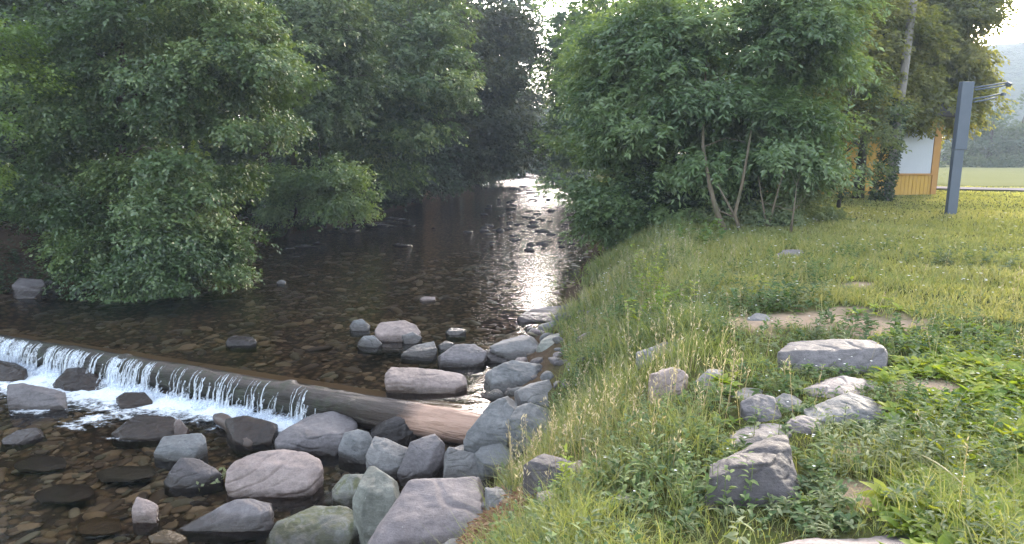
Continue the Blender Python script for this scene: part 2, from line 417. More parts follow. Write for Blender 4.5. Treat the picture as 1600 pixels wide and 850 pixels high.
# ------------------------------------------------------------------ water
t = NT('stream_water'); p = t.pos()
sp = t.n('ShaderNodeSeparateXYZ'); t.l(p, sp.inputs[0])
w1 = t.noise(1.2, 3, .55, t.mapv(p, (.55, 1.7, 1)), .3); w2 = t.noise(6, 3, .6, t.mapv(p, (.6, 1.7, 1)), .5); w3 = t.noise(22, 2, .5, p)
far = t.math('MULTIPLY', t.math('SUBTRACT', sp.outputs['Y'], 11.0), 1 / 16.0, True)
amp = t.math('ADD', .07, t.math('MULTIPLY', far, .62))
hgt = t.math('ADD', t.math('MULTIPLY', w1, 1.0), t.math('ADD', t.math('MULTIPLY', w2, .55), t.math('MULTIPLY', w3, .1)))
bn = t.n('ShaderNodeBump'); bn.inputs['Distance'].default_value = .16; t.l(hgt, bn.inputs['Height']); t.l(t.math('MULTIPLY', amp, .85), bn.inputs['Strength'])
fr = t.n('ShaderNodeFresnel'); fr.inputs['IOR'].default_value = 1.33; t.l(bn.outputs[0], fr.inputs['Normal'])
gl = t.n('ShaderNodeBsdfGlossy'); gl.inputs['Roughness'].default_value = .03; t.l(bn.outputs[0], gl.inputs['Normal'])
tr = t.n('ShaderNodeBsdfTransparent'); tr.inputs['Color'].default_value = (.9, .82, .72, 1)
ms = t.n('ShaderNodeMixShader'); t.l(fr.outputs[0], ms.inputs[0]); t.l(tr.outputs[0], ms.inputs[1]); t.l(gl.outputs[0], ms.inputs[2])
WATER_M = t.done(ms.outputs[0])
xs = graded(-30, -14, 4, 22, .25, 1.2)
def wsheet(name, rows, z):
    V = []; 
    for r in rows: V.append(r)
    n = rows[0].shape[0]; idx = np.arange(n * len(rows)).reshape(len(rows), n)
    f = np.stack([idx[:-1, :-1], idx[:-1, 1:], idx[1:, 1:], idx[1:, :-1]], -1).reshape(-1, 4)
    return tag(mobj(name, npmesh(name, np.concatenate(V), f, [WATER_M], smooth=True)), kind='structure')
rows = []
for k, v in enumerate(np.r_[np.linspace(0, .04, 10), np.linspace(.06, 1, 30), np.geomspace(1.1, 12, 40)]):
    yy = y_weir(xs) + .02 + v * 17; lt = np.minimum(0, -.19 - .09 * ((-.33 - xs) / .917 + .58) / 15.5 + .205 + .012); rows.append(np.c_[xs, yy, lt * (1 - sstep(.02, .45, v * 17)) + .2 * sstep(40, 120, yy)])
wsheet('river_water', rows, 0)
rows = []
for v in np.linspace(0, 1, 30):
    yy = y_weir(xs) - .12 - (1 - v) * 22; rows.append(np.c_[xs, yy, np.full_like(xs, WATER_DN)])
wsheet('lower_pool_water', rows, 0)

# ------------------------------------------------------------------ rocks
ROCKS = []     # (object, hull xy, params)
def cross2(o, a, b): return (a[0] - o[0]) * (b[1] - o[1]) - (a[1] - o[1]) * (b[0] - o[0])
def hull2(pts):
    pts = sorted(set(map(tuple, pts))); lo = []; up = []
    for q in pts:
        while len(lo) > 1 and cross2(lo[-2], lo[-1], q) <= 0: lo.pop()
        lo.append(q)
    for q in reversed(pts):
        while len(up) > 1 and cross2(up[-2], up[-1], q) <= 0: up.pop()
        up.append(q)
    return np.array(lo[:-1] + up[:-1])
def rock(label, kind, pts, g=None, wet=None, moss=0, thick=.18, rnd=2, rough=1.0, group=None, name='rock', sink=.12, cat='rock'):
    """pts: (px, py, dy) where the rock's corners show in the photograph; dy = metres behind its foot"""
    low = max(pts, key=lambda q: q[1] - 100 * q[2])
    if g is None: base = hit(low[0], min(low[1], 1000))
    else: base = at_z(low[0], low[1], g)
    Y0 = base[1]; P = [at_y(a, b, Y0 + d) for a, b, d in pts]
    H = list(P)
    for (a, b, d) in pts: H.append(at_y(a, b, Y0 + d + thick))
    zb = base[2] - sink
    for q in list(P): H.append(np.array([q[0], q[1], min(zb, q[2] - .02)]))
    H = np.array(H); org = Vector((float(H[:, 0].mean()), float(H[:, 1].mean()), float(base[2])))
    bm = bmesh.new()
    for q in H: bm.verts.new(Vector(q) - org)
    r = bmesh.ops.convex_hull(bm, input=bm.verts)
    junk = [e for e in r['geom_interior'] if isinstance(e, bmesh.types.BMVert)] + [e for e in r['geom_unused'] if isinstance(e, bmesh.types.BMVert)]
    bmesh.ops.delete(bm, geom=list(set(junk)), context='VERTS')
    if rnd <= 4:
        gk = np.random.default_rng(int(pts[0][0] * 7 + pts[0][1]))
        for _ in range(7):
            nv = Vector(unit(gk.normal(0, 1, 3) + np.array([0, -.2, .35]))); sup = max(v.co.dot(nv) for v in bm.verts); low_ = min(v.co.dot(nv) for v in bm.verts)
            cutp = sup - (sup - low_) * gk.uniform(.03, .105)
            rr_ = bmesh.ops.bisect_plane(bm, geom=bm.verts[:] + bm.edges[:] + bm.faces[:], plane_co=nv * cutp, plane_no=nv, clear_outer=True)
            ed_ = [e for e in rr_['geom_cut'] if isinstance(e, bmesh.types.BMEdge)]
            if ed_: bmesh.ops.edgeloop_fill(bm, edges=ed_)
    me = bpy.data.meshes.new(name); bm.to_mesh(me); bm.free()
    o = mobj(name, me, None, org)
    size = float(np.linalg.norm(H.max(0) - H.min(0)))
    m = o.modifiers.new('r', 'REMESH'); m.mode = 'VOXEL'; m.voxel_size = max(.006, size / 100)
    tag(o, label, cat, group)
    ROCKS.append((o, hull2(H[:, :2]), float(P and max(q[2] for q in P)), rnd, rough, size, rmat(kind, wet, moss)))
    return o
def finish_rocks():
    dg = bpy.context.evaluated_depsgraph_get(); dg.update()
    new = []
    for r in ROCKS: new.append(bpy.data.meshes.new_from_object(r[0].evaluated_get(dg)))
    for i, (r, me) in enumerate(zip(ROCKS, new)):
        o, _, _, rnd, rough, size, mat = r
        n = len(me.vertices); V = np.empty(n * 3, np.float32); me.vertices.foreach_get('co', V); V = V.reshape(-1, 3).astype(float)
        E = np.empty(len(me.edges) * 2, np.int32); me.edges.foreach_get('vertices', E); E = E.reshape(-1, 2)
        deg = np.bincount(E.ravel(), minlength=n).astype(float); deg[deg == 0] = 1
        for _ in range(max(1, rnd - 1) if rnd <= 4 else rnd):
            A = np.stack([np.bincount(E[:, 0], V[E[:, 1], k], n) + np.bincount(E[:, 1], V[E[:, 0], k], n) for k in range(3)], 1) / deg[:, None]
            V = V * .6 + A * .4
        me.vertices.foreach_set('co', V.astype(np.float32).ravel()); me.update()
        N = np.empty(n * 3, np.float32); me.vertices.foreach_get('normal', N); N = N.reshape(-1, 3)
        q = V / size; s = 100 + i * 7
        d = (.010 if rnd <= 4 else .018) * fbm(q[:, 0] * 4, q[:, 1] * 4, q[:, 2] * 4, s, 3) + .009 * fbm(q[:, 0] * 17, q[:, 1] * 17, q[:, 2] * 17, s + 1, 3)
        ax = np.array([random.uniform(-.4, .4), random.uniform(-.4, .4), 1]); ax /= np.linalg.norm(ax)
        u = (q @ ax) * 14 + 1.2 * fbm(q[:, 0] * 3, q[:, 1] * 3, q[:, 2] * 3, s + 2, 2)
        led = np.abs(u - np.floor(u) - .5) * 2
        mask = sstep(.45, .62, noise3(q[:, 0] * 5, q[:, 1] * 5, q[:, 2] * 5, s + 4))
        d = d - .010 * mask * (1 - sstep(0, .25, led))
        crk = np.abs(fbm(q[:, 0] * 3.2, q[:, 1] * 3.2, q[:, 2] * 3.2, s + 9, 2))
        d = d - .008 * (1 - sstep(0, .02, crk)) * sstep(.5, .6, noise3(q[:, 0] * 3, q[:, 1] * 3, q[:, 2] * 3, s + 12))
        V = V + N * (d * size * rough)[:, None]
        me.vertices.foreach_set('co', V.astype(np.float32).ravel()); me.update()
        me.polygons.foreach_set('use_smooth', np.ones(len(me.polygons), bool))
        me.materials.clear(); me.materials.append(mat)
        Wv = V + np.array(o.location); up_ = Wv[:, 2] > np.maximum(terrain(Wv[:, 0], Wv[:, 1]), -9) + .015
        if up_.sum() > 20: ROCKS[i] = (o, hull2(np.round(Wv[up_][::3, :2], 3)), *r[2:])
        o.modifiers.clear(); old = o.data; o.data = me; bpy.data.meshes.remove(old); me.name = o.name

D = WATER_DN; U = 0.0
GB = 'stones tumbled along the stream edge'; GP = 'stones in the pool above the weir'; GD = 'stones below the weir'; GG = 'stones lying in the bank grass'; GL = 'stones at the far water edge'
# --- foreground and stream edge
rock('largest boulder, a broad pinkish grey slab sloping down to the bottom of the photo', 'purple', [(665,732,.9),(723,731,.95),(759,744,.8),(767,776,.55),(757,806,.3),(712,845,.1),(690,872,0),(563,868,0),(606,808,.3),(648,740,.75),(672,757,.62),(618,812,.25)], .1, -.3, thick=.3, rnd=3, sink=.7, group=GB)
rock('pale green boulder with dark moss patches left of the largest slab', 'green', [(405,862,.0),(431,815,.3),(491,791,.5),(542,791,.5),(565,806,.35),(571,830,.15),(560,868,0),(490,838,.15)], D, D+.06, moss=1, thick=.3, rnd=4, sink=.4, group=GB)
rock('whitish green split boulder with a bright tilted face beside the largest slab', 'green', [(576,729,.4),(585,728,.42),(620,753,.3),(626,766,.22),(606,804,.05),(571,776,.08),(551,779,.1),(559,806,0),(588,812,0),(567,743,.3)], -.15, None, thick=.25, rnd=2, sink=.4, group=GB)
rock('mossy green stone leaning behind the whitish split boulder', 'green', [(538,741,.25),(568,741,.3),(519,765,.1),(521,782,0),(553,797,0),(556,776,.06),(590,760,.2)], D+.05, D+.1, moss=.5, rnd=3, thick=.25, group=GB)
rock('rounded pinkish boulder with cracks standing in the lower pool', 'pink', [(354,735,.15),(367,720,.28),(405,705,.42),(443,702,.45),(481,707,.42),(500,719,.32),(505,731,.22),(488,757,.06),(443,773,0),(392,778,0),(360,769,.03),(352,752,.08),(420,735,.15),(465,730,.17)], D, D-.02, rnd=9, rough=1.25, thick=.3, group=GD)
rock('long dark purple wedge stone in front of the rounded pinkish boulder', 'lilac', [(273,828,.05),(329,799,.18),(367,780,.28),(392,779,.32),(424,787,.28),(428,802,.17),(426,827,.02),(350,831,0),(281,831,0),(418,800,.08)], D, D+.03, rnd=3, group=GD)
rock('small squat brownish pink stone alone in the lower pool', 'pink', [(214,776,.12),(235,783,.16),(247,790,.15),(245,818,0),(207,815,0),(206,795,.05),(224,800,.03)], D, D, rnd=2, thick=.1, group=GD)
rock('split grey green stone beside the leafy twig in the lower pool', 'dark', [(282,715,.2),(311,718,.25),(339,733,.2),(348,743,.1),(305,760,0),(264,764,0),(255,752,.05),(272,728,.1),(312,740,.05)], D, D+.02, rnd=2, group=GD)
rock('flat topped blue grey block behind the split grey green stone', 'blue', [(254,683,.25),(320,676,.3),(323,697,.12),(310,721,0),(264,718,0),(240,708,.05),(250,697,.1),(306,700,.06)], D, D, rnd=2, group=GD)
rock('wide flat lilac grey slab stone just below the waterfall', 'lilac', [(429,684,.1),(447,669,.3),(488,648,.6),(520,643,.65),(548,651,.6),(558,664,.4),(553,682,.2),(523,714,0),(434,698,.05),(520,684,.08),(470,686,.06),(540,694,.1)], D, D+.02, rnd=2, thick=.25, group=GB)
rock('upright blue grey block right of the wide lilac slab', 'blue', [(538,676,.2),(559,671,.25),(576,675,.22),(582,686,.15),(572,724,0),(556,726,0),(528,709,.05),(530,696,.1),(545,684,.12),(562,690,.08)], D, D+.02, rnd=2, group=GB)
rock('broken grey stone with stepped faces beside the upright blue grey block', 'grey', [(585,682,.3),(600,685,.32),(644,703,.25),(628,726,.08),(610,741,0),(577,722,.02),(571,712,.08),(597,705,.12),(625,715,.1)], D+.1, D+.05, rnd=1, rough=1.4, group=GB)
rock('leaning grey stone with a smooth sloping face above the largest slab', 'lilac', [(641,691,.3),(665,681,.38),(689,675,.4),(695,687,.3),(693,700,.2),(676,730,.03),(640,745,0),(621,739,.03),(662,703,.17)], D+.15, D+.1, rnd=3, group=GB)
rock('tilted dark brown block leaning against the weir log', 'dark', [(579,671,.05),(597,656,.15),(650,635,.3),(657,645,.25),(662,669,.12),(618,690,0),(582,681,0),(645,650,.17),(605,666,.05)], D+.1, D+.25, rnd=1, group=GB)
rock('small dark wet stone wedged between the lilac slab and the tilted block', 'dark', [(550,655,.2),(588,650,.25),(590,664,.1),(574,674,0),(556,670,.02)], D, D+.3, rnd=2, group=GB)
rock('long grey wedge stone with a thin pale upper edge behind the largest slab', 'grey', [(701,698,.15),(740,707,.15),(778,723,.1),(755,740,0),(694,730,0),(692,714,.05),(735,722,.04)], D+.3, D+.1, rnd=1, group=GB)
rock('low rounded grey stone between the grass and the long wedge stone', 'blue', [(741,709,.1),(756,692,.25),(779,688,.3),(798,697,.25),(806,713,.1),(790,728,0),(755,724,0)], D+.4, None, rnd=4, group=GB)
rock('thin grey stone lying under the large tilted blue slab', 'grey', [(708,700,.1),(722,695,.2),(748,699,.2),(752,708,.05),(735,714,0),(712,708,.02)], D+.3, D+.2, rnd=2, group=GB)
rock('large tilted blue grey slab at the right end of the weir log', 'blue', [(724,690,.02),(729,676,.12),(765,632,.4),(779,624,.45),(796,617,.5),(809,628,.42),(802,655,.22),(796,684,.05),(747,698,0),(738,692,0),(778,670,.1)], .05, D+.3, rnd=2, thick=.2, group=GB)
rock('bright blue grey boulder against the grass right of the tilted slab', 'blue', [(795,655,.12),(806,636,.3),(829,629,.4),(859,641,.35),(867,656,.2),(860,678,.1),(832,699,0),(800,696,0),(797,672,.05),(830,655,.14)], .05, None, rnd=2, thick=.25, group=GB)
rock('pale flat slab resting on top of the bright blue grey boulder', 'grey', [(804,612,.1),(830,599,.3),(858,593,.35),(871,622,.1),(865,636,0),(843,631,0),(809,625,0)], .25, None, rnd=2, group=GB)
rock('rough grey block cluster stone at the pool corner above the log end', 'blue', [(754,586,.1),(772,574,.25),(808,558,.55),(846,566,.55),(850,590,.25),(803,606,.1),(790,614,0),(766,615,0),(757,604,0),(785,588,.17)], U, .04, rnd=2, rough=1.4, thick=.25, group=GB)
rock('grey boulder half in the grass behind the rough corner block', 'grey', [(765,541,.1),(785,532,.3),(815,523,.5),(840,527,.45),(848,552,.15),(820,564,0),(790,561,0),(775,549,.03)], U, .04, rnd=3, thick=.25, group=GB)
rock('dark thin stone at the water beside the grey half buried boulder', 'dark', [(752,550,.15),(765,545,.25),(795,556,.15),(792,567,0),(760,562,0)], U, .1, rnd=2, group=GB)
rock('dark pointed stone jutting into the bright reflection at the grass edge', 'lilac', [(808,497,.15),(818,486,.4),(849,480,.6),(884,477,.7),(886,500,.15),(842,505,0),(824,502,.02)], U, .05, rnd=2, thick=.3, group=GB)
rock('grey stone under the dark pointed one at the grass edge', 'blue', [(838,508,.15),(850,502,.3),(876,503,.3),(884,520,.05),(866,526,0),(842,520,0)], U, .05, rnd=2, group=GB)
rock('greenish grey stone in the grass above the half buried boulder', 'green', [(838,536,.15),(852,524,.35),(874,520,.4),(884,540,.1),(868,556,0),(846,553,0)], U+.1, None, rnd=3, group=GB)
rock('small greyish stone at the right flank of the largest slab', 'grey', [(758,762,.15),(785,765,.2),(799,780,.12),(793,797,0),(766,795,0)], None, None, rnd=3, group=GB)
# --- pool above the weir
rock('pink rounded boulder, tallest stone standing in the upper pool', 'pink', [(586,516,.2),(594,504,.4),(632,501,.45),(650,508,.38),(657,519,.22),(652,530,.03),(620,534,0),(590,532,0),(620,512,.2)], U, .0, rnd=6, thick=.25, group=GP)
rock('round grey stone left of the pink boulder in the upper pool', 'blue', [(546,510,.1),(552,501,.22),(566,499,.22),(578,509,.12),(576,516,0),(550,517,0)], U, .02, rnd=6, group=GP)
rock('jagged blue grey stone just below the round grey one', 'blue', [(558,536,.05),(568,525,.2),(584,524,.2),(597,537,.05),(590,543,0),(563,542,0)], U, .02, rnd=2, group=GP)
rock('small grey stone touching the pink boulder on its right', 'grey', [(628,524,.12),(645,519,.2),(659,527,.12),(653,537,0),(632,537,0)], U, .02, rnd=3, group=GP)
rock('angular grey stone with a pale face in mid pool', 'grey', [(626,553,.05),(647,540,.25),(678,533,.35),(683,546,.12),(675,558,0),(634,558,0),(655,548,.1)], U, .02, rnd=2, group=GP)
rock('tiny blue stone behind the angular pale faced one', 'blue', [(684,540,.08),(697,532,.2),(710,537,.12),(706,546,0),(688,546,0)], U, .02, rnd=3, group=GP)
rock('smooth slanting lilac stone right of the angular one in mid pool', 'lilac', [(682,559,.05),(711,538,.35),(742,538,.38),(760,550,.2),(755,568,.03),(748,574,0),(688,566,0),(722,552,.16)], U, .01, rnd=3, thick=.22, group=GP)
rock('small dark flat stone barely above water right of the pink boulder', 'blue', [(696,517,.08),(705,512,.2),(722,513,.2),(728,517,.1),(715,524,0),(701,523,0)], U, .03, rnd=3, group=GP)
rock('long flat pink slab lying just above the weir log', 'pink', [(601,584,.15),(610,573,.35),(672,576,.4),(724,585,.3),(732,596,.15),(711,609,.02),(687,615,0),(656,611,0),(604,593,.05),(660,592,.16)], U, .0, rnd=2, thick=.2, group=GP)
rock('tiny pale flat pebble alone in the middle of the upper pool', 'pink', [(656,466,.05),(664,463,.12),(680,464,.12),(680,469,0),(660,470,0)], U, -.05, rnd=3, thick=.06, sink=.06, group=GP)
rock('tiny pale stone near the overhanging tree in the upper pool', 'grey', [(432,441,.04),(438,437,.1),(447,440,.08),(445,444,0),(434,444,0)], U, -.05, rnd=3, thick=.06, sink=.06, group=GP)
rock('low dark stone awash above the weir at the middle of the upper pool', 'dark', [(352,530,.1),(366,524,.25),(392,526,.25),(404,535,.1),(385,541,0),(360,540,0)], U, .1, rnd=4, thick=.15, group=GP)
# --- below the fall
rock('dark brown wet flat stone in front of the white waterfall', 'brown', [(76,590,.15),(96,576,.4),(127,573,.45),(158,583,.4),(182,601,.15),(172,612,0),(133,613,0),(99,606,.03)], D, D+.5, rnd=2, thick=.25, group=GD)
rock('pale wet block with a shiny face below the dark brown flat stone', 'lilac', [(11,601,.15),(51,598,.25),(102,610,.2),(105,632,.02),(73,634,0),(60,641,0),(52,636,0),(11,619,.03),(54,606,.1)], D, D-.02, rnd=2, thick=.2, group=GD)
rock('rounded brown stone cut off by the left edge below the fall', 'brown', [(-45,572,.2),(-15,561,.35),(22,566,.35),(42,577,.2),(36,592,.02),(8,599,0),(-40,594,0)], D, D+.4, rnd=4, thick=.25, group=GD)
rock('brown stone awash in foam right of the dark brown flat one', 'brown', [(181,622,.15),(194,613,.3),(226,613,.3),(238,627,.1),(218,639,0),(188,634,0)], D, D+.4, rnd=3, thick=.15, group=GD)
rock('flat purplish stone breaking the water at the left edge', 'lilac', [(-4,690,.05),(28,672,.28),(56,668,.32),(72,676,.2),(44,691,0),(6,694,0)], D, D+.06, rnd=2, thick=.12, group=GD)
rock('flat reddish brown ledge stone right of the foam', 'brown', [(174,677,.08),(212,648,.45),(273,652,.4),(283,680,.06),(245,687,0),(190,683,0)], D, D+.3, rnd=2, thick=.15, group=GD)
rock('small upright stone on the reddish brown ledge', 'pink', [(270,660,.1),(282,653,.15),(295,666,.1),(290,680,0),(272,678,0)], D+.04, D+.1, rnd=1, thick=.08, group=GD)
rock('broad brown wet stone beside the sunken driftwood log', 'brown', [(352,655,.35),(400,647,.45),(434,664,.25),(424,690,.03),(398,697,0),(366,690,.03)], D, D+.3, rnd=4, thick=.2, group=GD)
rock('ochre stone at the bottom edge of the lower pool', 'ochre', [(232,838,.1),(258,826,.2),(292,838,.12),(296,858,0),(236,858,0)], D-.03, D+.1, rnd=3, thick=.1, sink=.1, group=GD)
rock('dim greenish slab lying under water left of the split grey green stone', 'green', [(150,738,.1),(185,728,.25),(238,730,.25),(246,742,.1),(205,750,0),(160,748,0)], D-.045, D+.3, rnd=4, thick=.1, sink=.06, group=GD)
rock('dim brown slab lying under water at the lower left of the pool', 'brown', [(52,768,.1),(90,752,.25),(140,757,.25),(150,772,.1),(110,784,0),(64,781,0)], D-.05, D+.3, rnd=4, thick=.1, sink=.06, group=GD)
rock('dim ochre slab lying under water beneath the small squat stone', 'ochre', [(120,818,.1),(150,806,.2),(186,812,.2),(190,826,.05),(160,836,0),(126,832,0)], D-.05, D+.3, rnd=4, thick=.1, sink=.06, group=GD)
rock('dim reddish slab lying under water near the left edge of the pool', 'brown', [(20,720,.1),(48,708,.25),(98,712,.25),(108,724,.1),(70,735,0),(30,732,0)], D-.05, D+.3, rnd=4, thick=.1, sink=.06, group=GD)
# --- in the bank grass
rock('long square cut slab with a dark front at the head of the grassy bank', 'lilac', [(1227,549,.1),(1241,536,.35),(1298,533,.4),(1372,532,.38),(1377,553,.1),(1374,580,0),(1300,582,0),(1235,578,0),(1298,547,.14),(1373,544,.14)], None, None, rnd=1, thick=.1, group=GG)
rock('dark stone with a pale sunlit end below the long square cut slab', 'purple', [(1252,604,.12),(1273,596,.25),(1319,587,.32),(1372,595,.28),(1373,609,.12),(1356,622,0),(1270,624,0),(1318,600,.14)], None, None, rnd=1, thick=.1, group=GG)
rock('peaked bluish stone in the grass with a dark right side', 'grey', [(1262,638,.12),(1298,627,.2),(1326,613,.28),(1354,620,.25),(1384,641,.1),(1380,660,0),(1340,656,0),(1276,654,0),(1345,638,.07)], None, None, rnd=1, thick=.12, group=GG)
rock('small pale stone with a blunt peak left of the peaked bluish stone', 'grey', [(1211,622,.12),(1232,611,.2),(1262,632,.12),(1257,644,0),(1225,646,0)], None, None, rnd=1, thick=.1, group=GG)
rock('pitted grey stone standing above the leaning slabs', 'lilac', [(1162,627,.1),(1188,615,.2),(1207,622,.18),(1218,648,.06),(1195,660,0),(1170,648,.02)], None, None, rnd=2, rough=1.6, thick=.1, group=GG)
rock('half buried pale stone below the small blunt peaked one', 'purple', [(1231,654,.08),(1255,648,.15),(1281,655,.12),(1286,676,0),(1234,678,0)], None, None, rnd=3, thick=.1, group=GG)
rock('long leaning grey slab above the darkest stone of the bank', 'lilac', [(1079,699,.1),(1121,676,.25),(1178,661,.35),(1220,661,.35),(1226,676,.2),(1172,702,.02),(1121,708,0),(1088,709,0),(1175,680,.14)], None, None, rnd=1, rough=1.3, thick=.12, group=GG)
rock('darkest purple stone, big and steep faced in the near grass', 'dark', [(1119,728,.1),(1178,698,.32),(1223,683,.4),(1233,726,.15),(1243,768,0),(1206,790,0),(1112,780,0),(1199,729,.08),(1125,745,.05)], None, None, rnd=1, rough=1.3, thick=.15, group=GG)
rock('reddish layered stone poking out of the mid bank grass', 'pink', [(1018,583,.1),(1058,574,.2),(1071,588,.16),(1063,610,.04),(1036,628,0),(1020,610,.03)], None, None, rnd=1, rough=1.5, thick=.1, group=GG)
rock('small grey stone right of the reddish layered one', 'grey', [(1085,597,.08),(1107,576,.18),(1126,578,.16),(1122,606,0),(1090,608,0)], None, None, rnd=1, thick=.1, group=GG)
rock('faint flat slab sunk in tall grass above the reddish layered stone', 'grey', [(1000,550,.1),(1040,535,.3),(1069,545,.25),(1064,570,0),(1008,572,0)], None, None, rnd=2, thick=.15, group=GG)
rock('reddish stone with pale top edges near the largest slab', 'dark', [(824,719,.12),(852,711,.22),(875,715,.2),(890,722,.15),(901,738,.06),(882,750,.02),(860,768,0),(845,762,0),(868,730,.08)], None, None, rnd=1, thick=.12, group=GG)
rock('pink stone behind the pale edged reddish one', 'pink', [(892,722,.1),(907,716,.2),(914,733,.06),(900,746,0)], None, None, rnd=2, thick=.1, group=GG)
rock('small greyish stone in grass below the pale edged reddish one', 'purple', [(841,767,.1),(870,762,.15),(874,781,.02),(856,792,0),(844,786,0)], None, None, rnd=2, thick=.1, group=GG)
rock('half hidden pale green stone among near weeds', 'green', [(959,774,.08),(975,764,.16),(993,770,.14),(997,787,.02),(976,796,0),(962,792,0)], None, None, rnd=3, thick=.1, group=GG)
rock('small dark blue flat stone at the bottom of the grassy bank', 'blue', [(994,829,.06),(1012,817,.16),(1033,814,.16),(1046,828,.03),(1030,838,0),(1002,838,0)], None, None, rnd=2, thick=.08, group=GG)
rock('wide pale slab at the bottom edge of the photo in the grass', 'purple', [(1226,848,.12),(1294,838,.2),(1388,829,.26),(1463,826,.28),(1470,850,.1),(1462,885,0),(1232,885,0),(1390,848,.08)], None, None, rnd=2, thick=.12, group=GG)
rock('tiny pale stone beside the bare earth patch', 'grey', [(1170,495,.06),(1182,488,.15),(1200,491,.12),(1202,501,0),(1174,503,0)], None, None, rnd=3, thick=.1, group=GG)
rock('flat grey stone mostly under grass left of the pitted one', 'grey', [(1145,616,.06),(1163,604,.18),(1190,606,.16),(1186,622,0),(1150,626,0)], None, None, rnd=2, thick=.1, group=GG)
rock('low grey stone sunk in the lawn near the multi stemmed shrub', 'lilac', [(1212,398,.15),(1226,390,.4),(1250,390,.4),(1258,398,.1),(1236,403,0),(1216,403,0)], None, None, rnd=3, thick=.15, group=GG)
# --- left bank
rock('pale flat stone at the water edge under the left trees', 'lilac', [(20,459,.1),(33,448,.4),(54,448,.4),(64,456,.2),(54,465,0),(26,467,0)], U, .03, rnd=3, group=GL)
rock('grey stone behind the pale flat one on the left bank', 'lilac', [(18,446,.15),(31,434,.5),(66,437,.5),(76,451,.15),(60,457,0),(24,456,0)], U+.1, .1, rnd=3, thick=.3, group=GL)
rock('long grey stone right of the pale flat one on the left bank', 'grey', [(66,446,.15),(74,437,.4),(95,444,.3),(92,455,0),(72,456,0)], U, .1, rnd=3, thick=.3, group=GL)
rock('reddish stone at the left edge of the photo on the left bank', 'brown', [(-12,455,.1),(-4,448,.3),(14,449,.3),(20,457,.1),(10,463,0),(-8,463,0)], U, .05, rnd=3, group=GL)
rock('small blue stone in the dark water under the overhanging tree', 'blue', [(109,457,.05),(122,449,.25),(136,451,.25),(133,459,0),(112,460,0)], U, .02, rnd=3, group=GL)
finish_rocks()
for r_k in ROCKS:
    if r_k[0].get('group') == GG: r_k[0].scale = (1.14, 1.1, 1.14); r_k[0].location.z -= .015
    if r_k[0]['label'].startswith('dim '): r_k[0].scale = (1, 1, .42)
# stones along the shaded shore and the sunlit riffle: one small mesh per look, copied
def pebble_mesh(seed, flat, mat):
    bm = bmesh.new(); bmesh.ops.create_icosphere(bm, subdivisions=3, radius=1)
    V = np.array([v.co[:] for v in bm.verts]); d = 1 + .45 * fbm(V[:, 0] * 1.1, V[:, 1] * 1.1, V[:, 2] * 1.1, seed, 3)
    for v, k in zip(bm.verts, d): v.co = Vector((v.co.x * k * 1.0, v.co.y * k * .75, v.co.z * k * flat))
    me = bpy.data.meshes.new('stone'); bm.to_mesh(me); bm.free()
    me.polygons.foreach_set('use_smooth', np.ones(len(me.polygons), bool)); me.materials.append(mat); return me
darkst = [pebble_mesh(300 + k, random.uniform(.35, .6), rmat('dark', .3)) for k in range(5)]
shorest = [pebble_mesh(320 + k, random.uniform(.35, .55), rmat('dark', .02)) for k in range(5)]
r_ = np.random.default_rng(21); k = 0
while k < 110:
    py = 262 + 130 * r_.random() ** 1.1; pxc = 835 + (py - 262) * .05; px = pxc + r_.normal(0, 24 + (py - 262) * .33)
    q = at_z(px, py, .0)
    if not (xL(q[1]) + .5 < q[0] < xR(q[1]) - .3) or q[1] > 110: continue
    o = mobj('riffle_stone', darkst[k % 5], None, (q[0], q[1], .2 * sstep(40, 120, q[1]) + .0)); s = r_.uniform(.05, .15) * (1 + q[1] / 120)
    o.scale = (s * r_.uniform(.9, 1.7), s, s * r_.uniform(.7, 1.2)); o.rotation_euler = (0, 0, r_.uniform(-.5, .5))
    tag(o, 'small dark stone breaking the surface of the glittering riffle upstream', 'stone', 'dark stones in the glittering riffle'); k += 1
for (px, py) in [(545,352),(556,350),(563,356),(572,347),(580,352),(589,349),(598,353),(606,346),(612,354),(620,348),(628,344),(470,383),(478,385),(497,381),(452,388),(530,357),(552,361),(640,352),(623,383),(631,384),(521,362),(612,341)]:
    q = at_z(px, py, .0); s = r_.uniform(.12, .28)
    o = mobj('shore_stone', shorest[r_.integers(5)], None, (q[0], q[1], .0)); o.scale = (s * r_.uniform(1, 1.6), s, s * .55); o.rotation_euler = (0, 0, r_.uniform(-.6, .6))
    tag(o, 'small grey stone at the shaded waterline below the round green bush', 'stone', 'small stones along the shaded left shore')

chipst = [pebble_mesh(340 + k, random.uniform(.5, .8), rmat(('grey', 'blue', 'lilac', 'dark', 'purple')[k], .03)) for k in range(5)]
k = 0; r_ = np.random.default_rng(23)
while k < 150:
    if k < 110: yy = r_.uniform(3.6, 12.5); xx = xR(yy) + r_.uniform(-.35, 1.0) + (.25 if yy < 7 else 0)
    else: yy = r_.uniform(5.0, 7.2); xx = r_.uniform(-3.2, -.6)
    zz = tz(xx, yy); s_ = r_.uniform(.04, .11) * (1.15 if yy > 7.5 else 1)
    o = mobj('broken_stone', chipst[k % 5], None, (xx, yy, zz + s_ * .2)); o.scale = (s_ * r_.uniform(.9, 1.6), s_, s_ * r_.uniform(.7, 1.2)); o.rotation_euler = (r_.uniform(-.4, .4), r_.uniform(-.4, .4), r_.uniform(0, 6.28))
    tag(o, 'fist sized broken stone filling a gap between the boulders of the stream edge', 'stone', 'small broken stones between the edge boulders'); k += 1

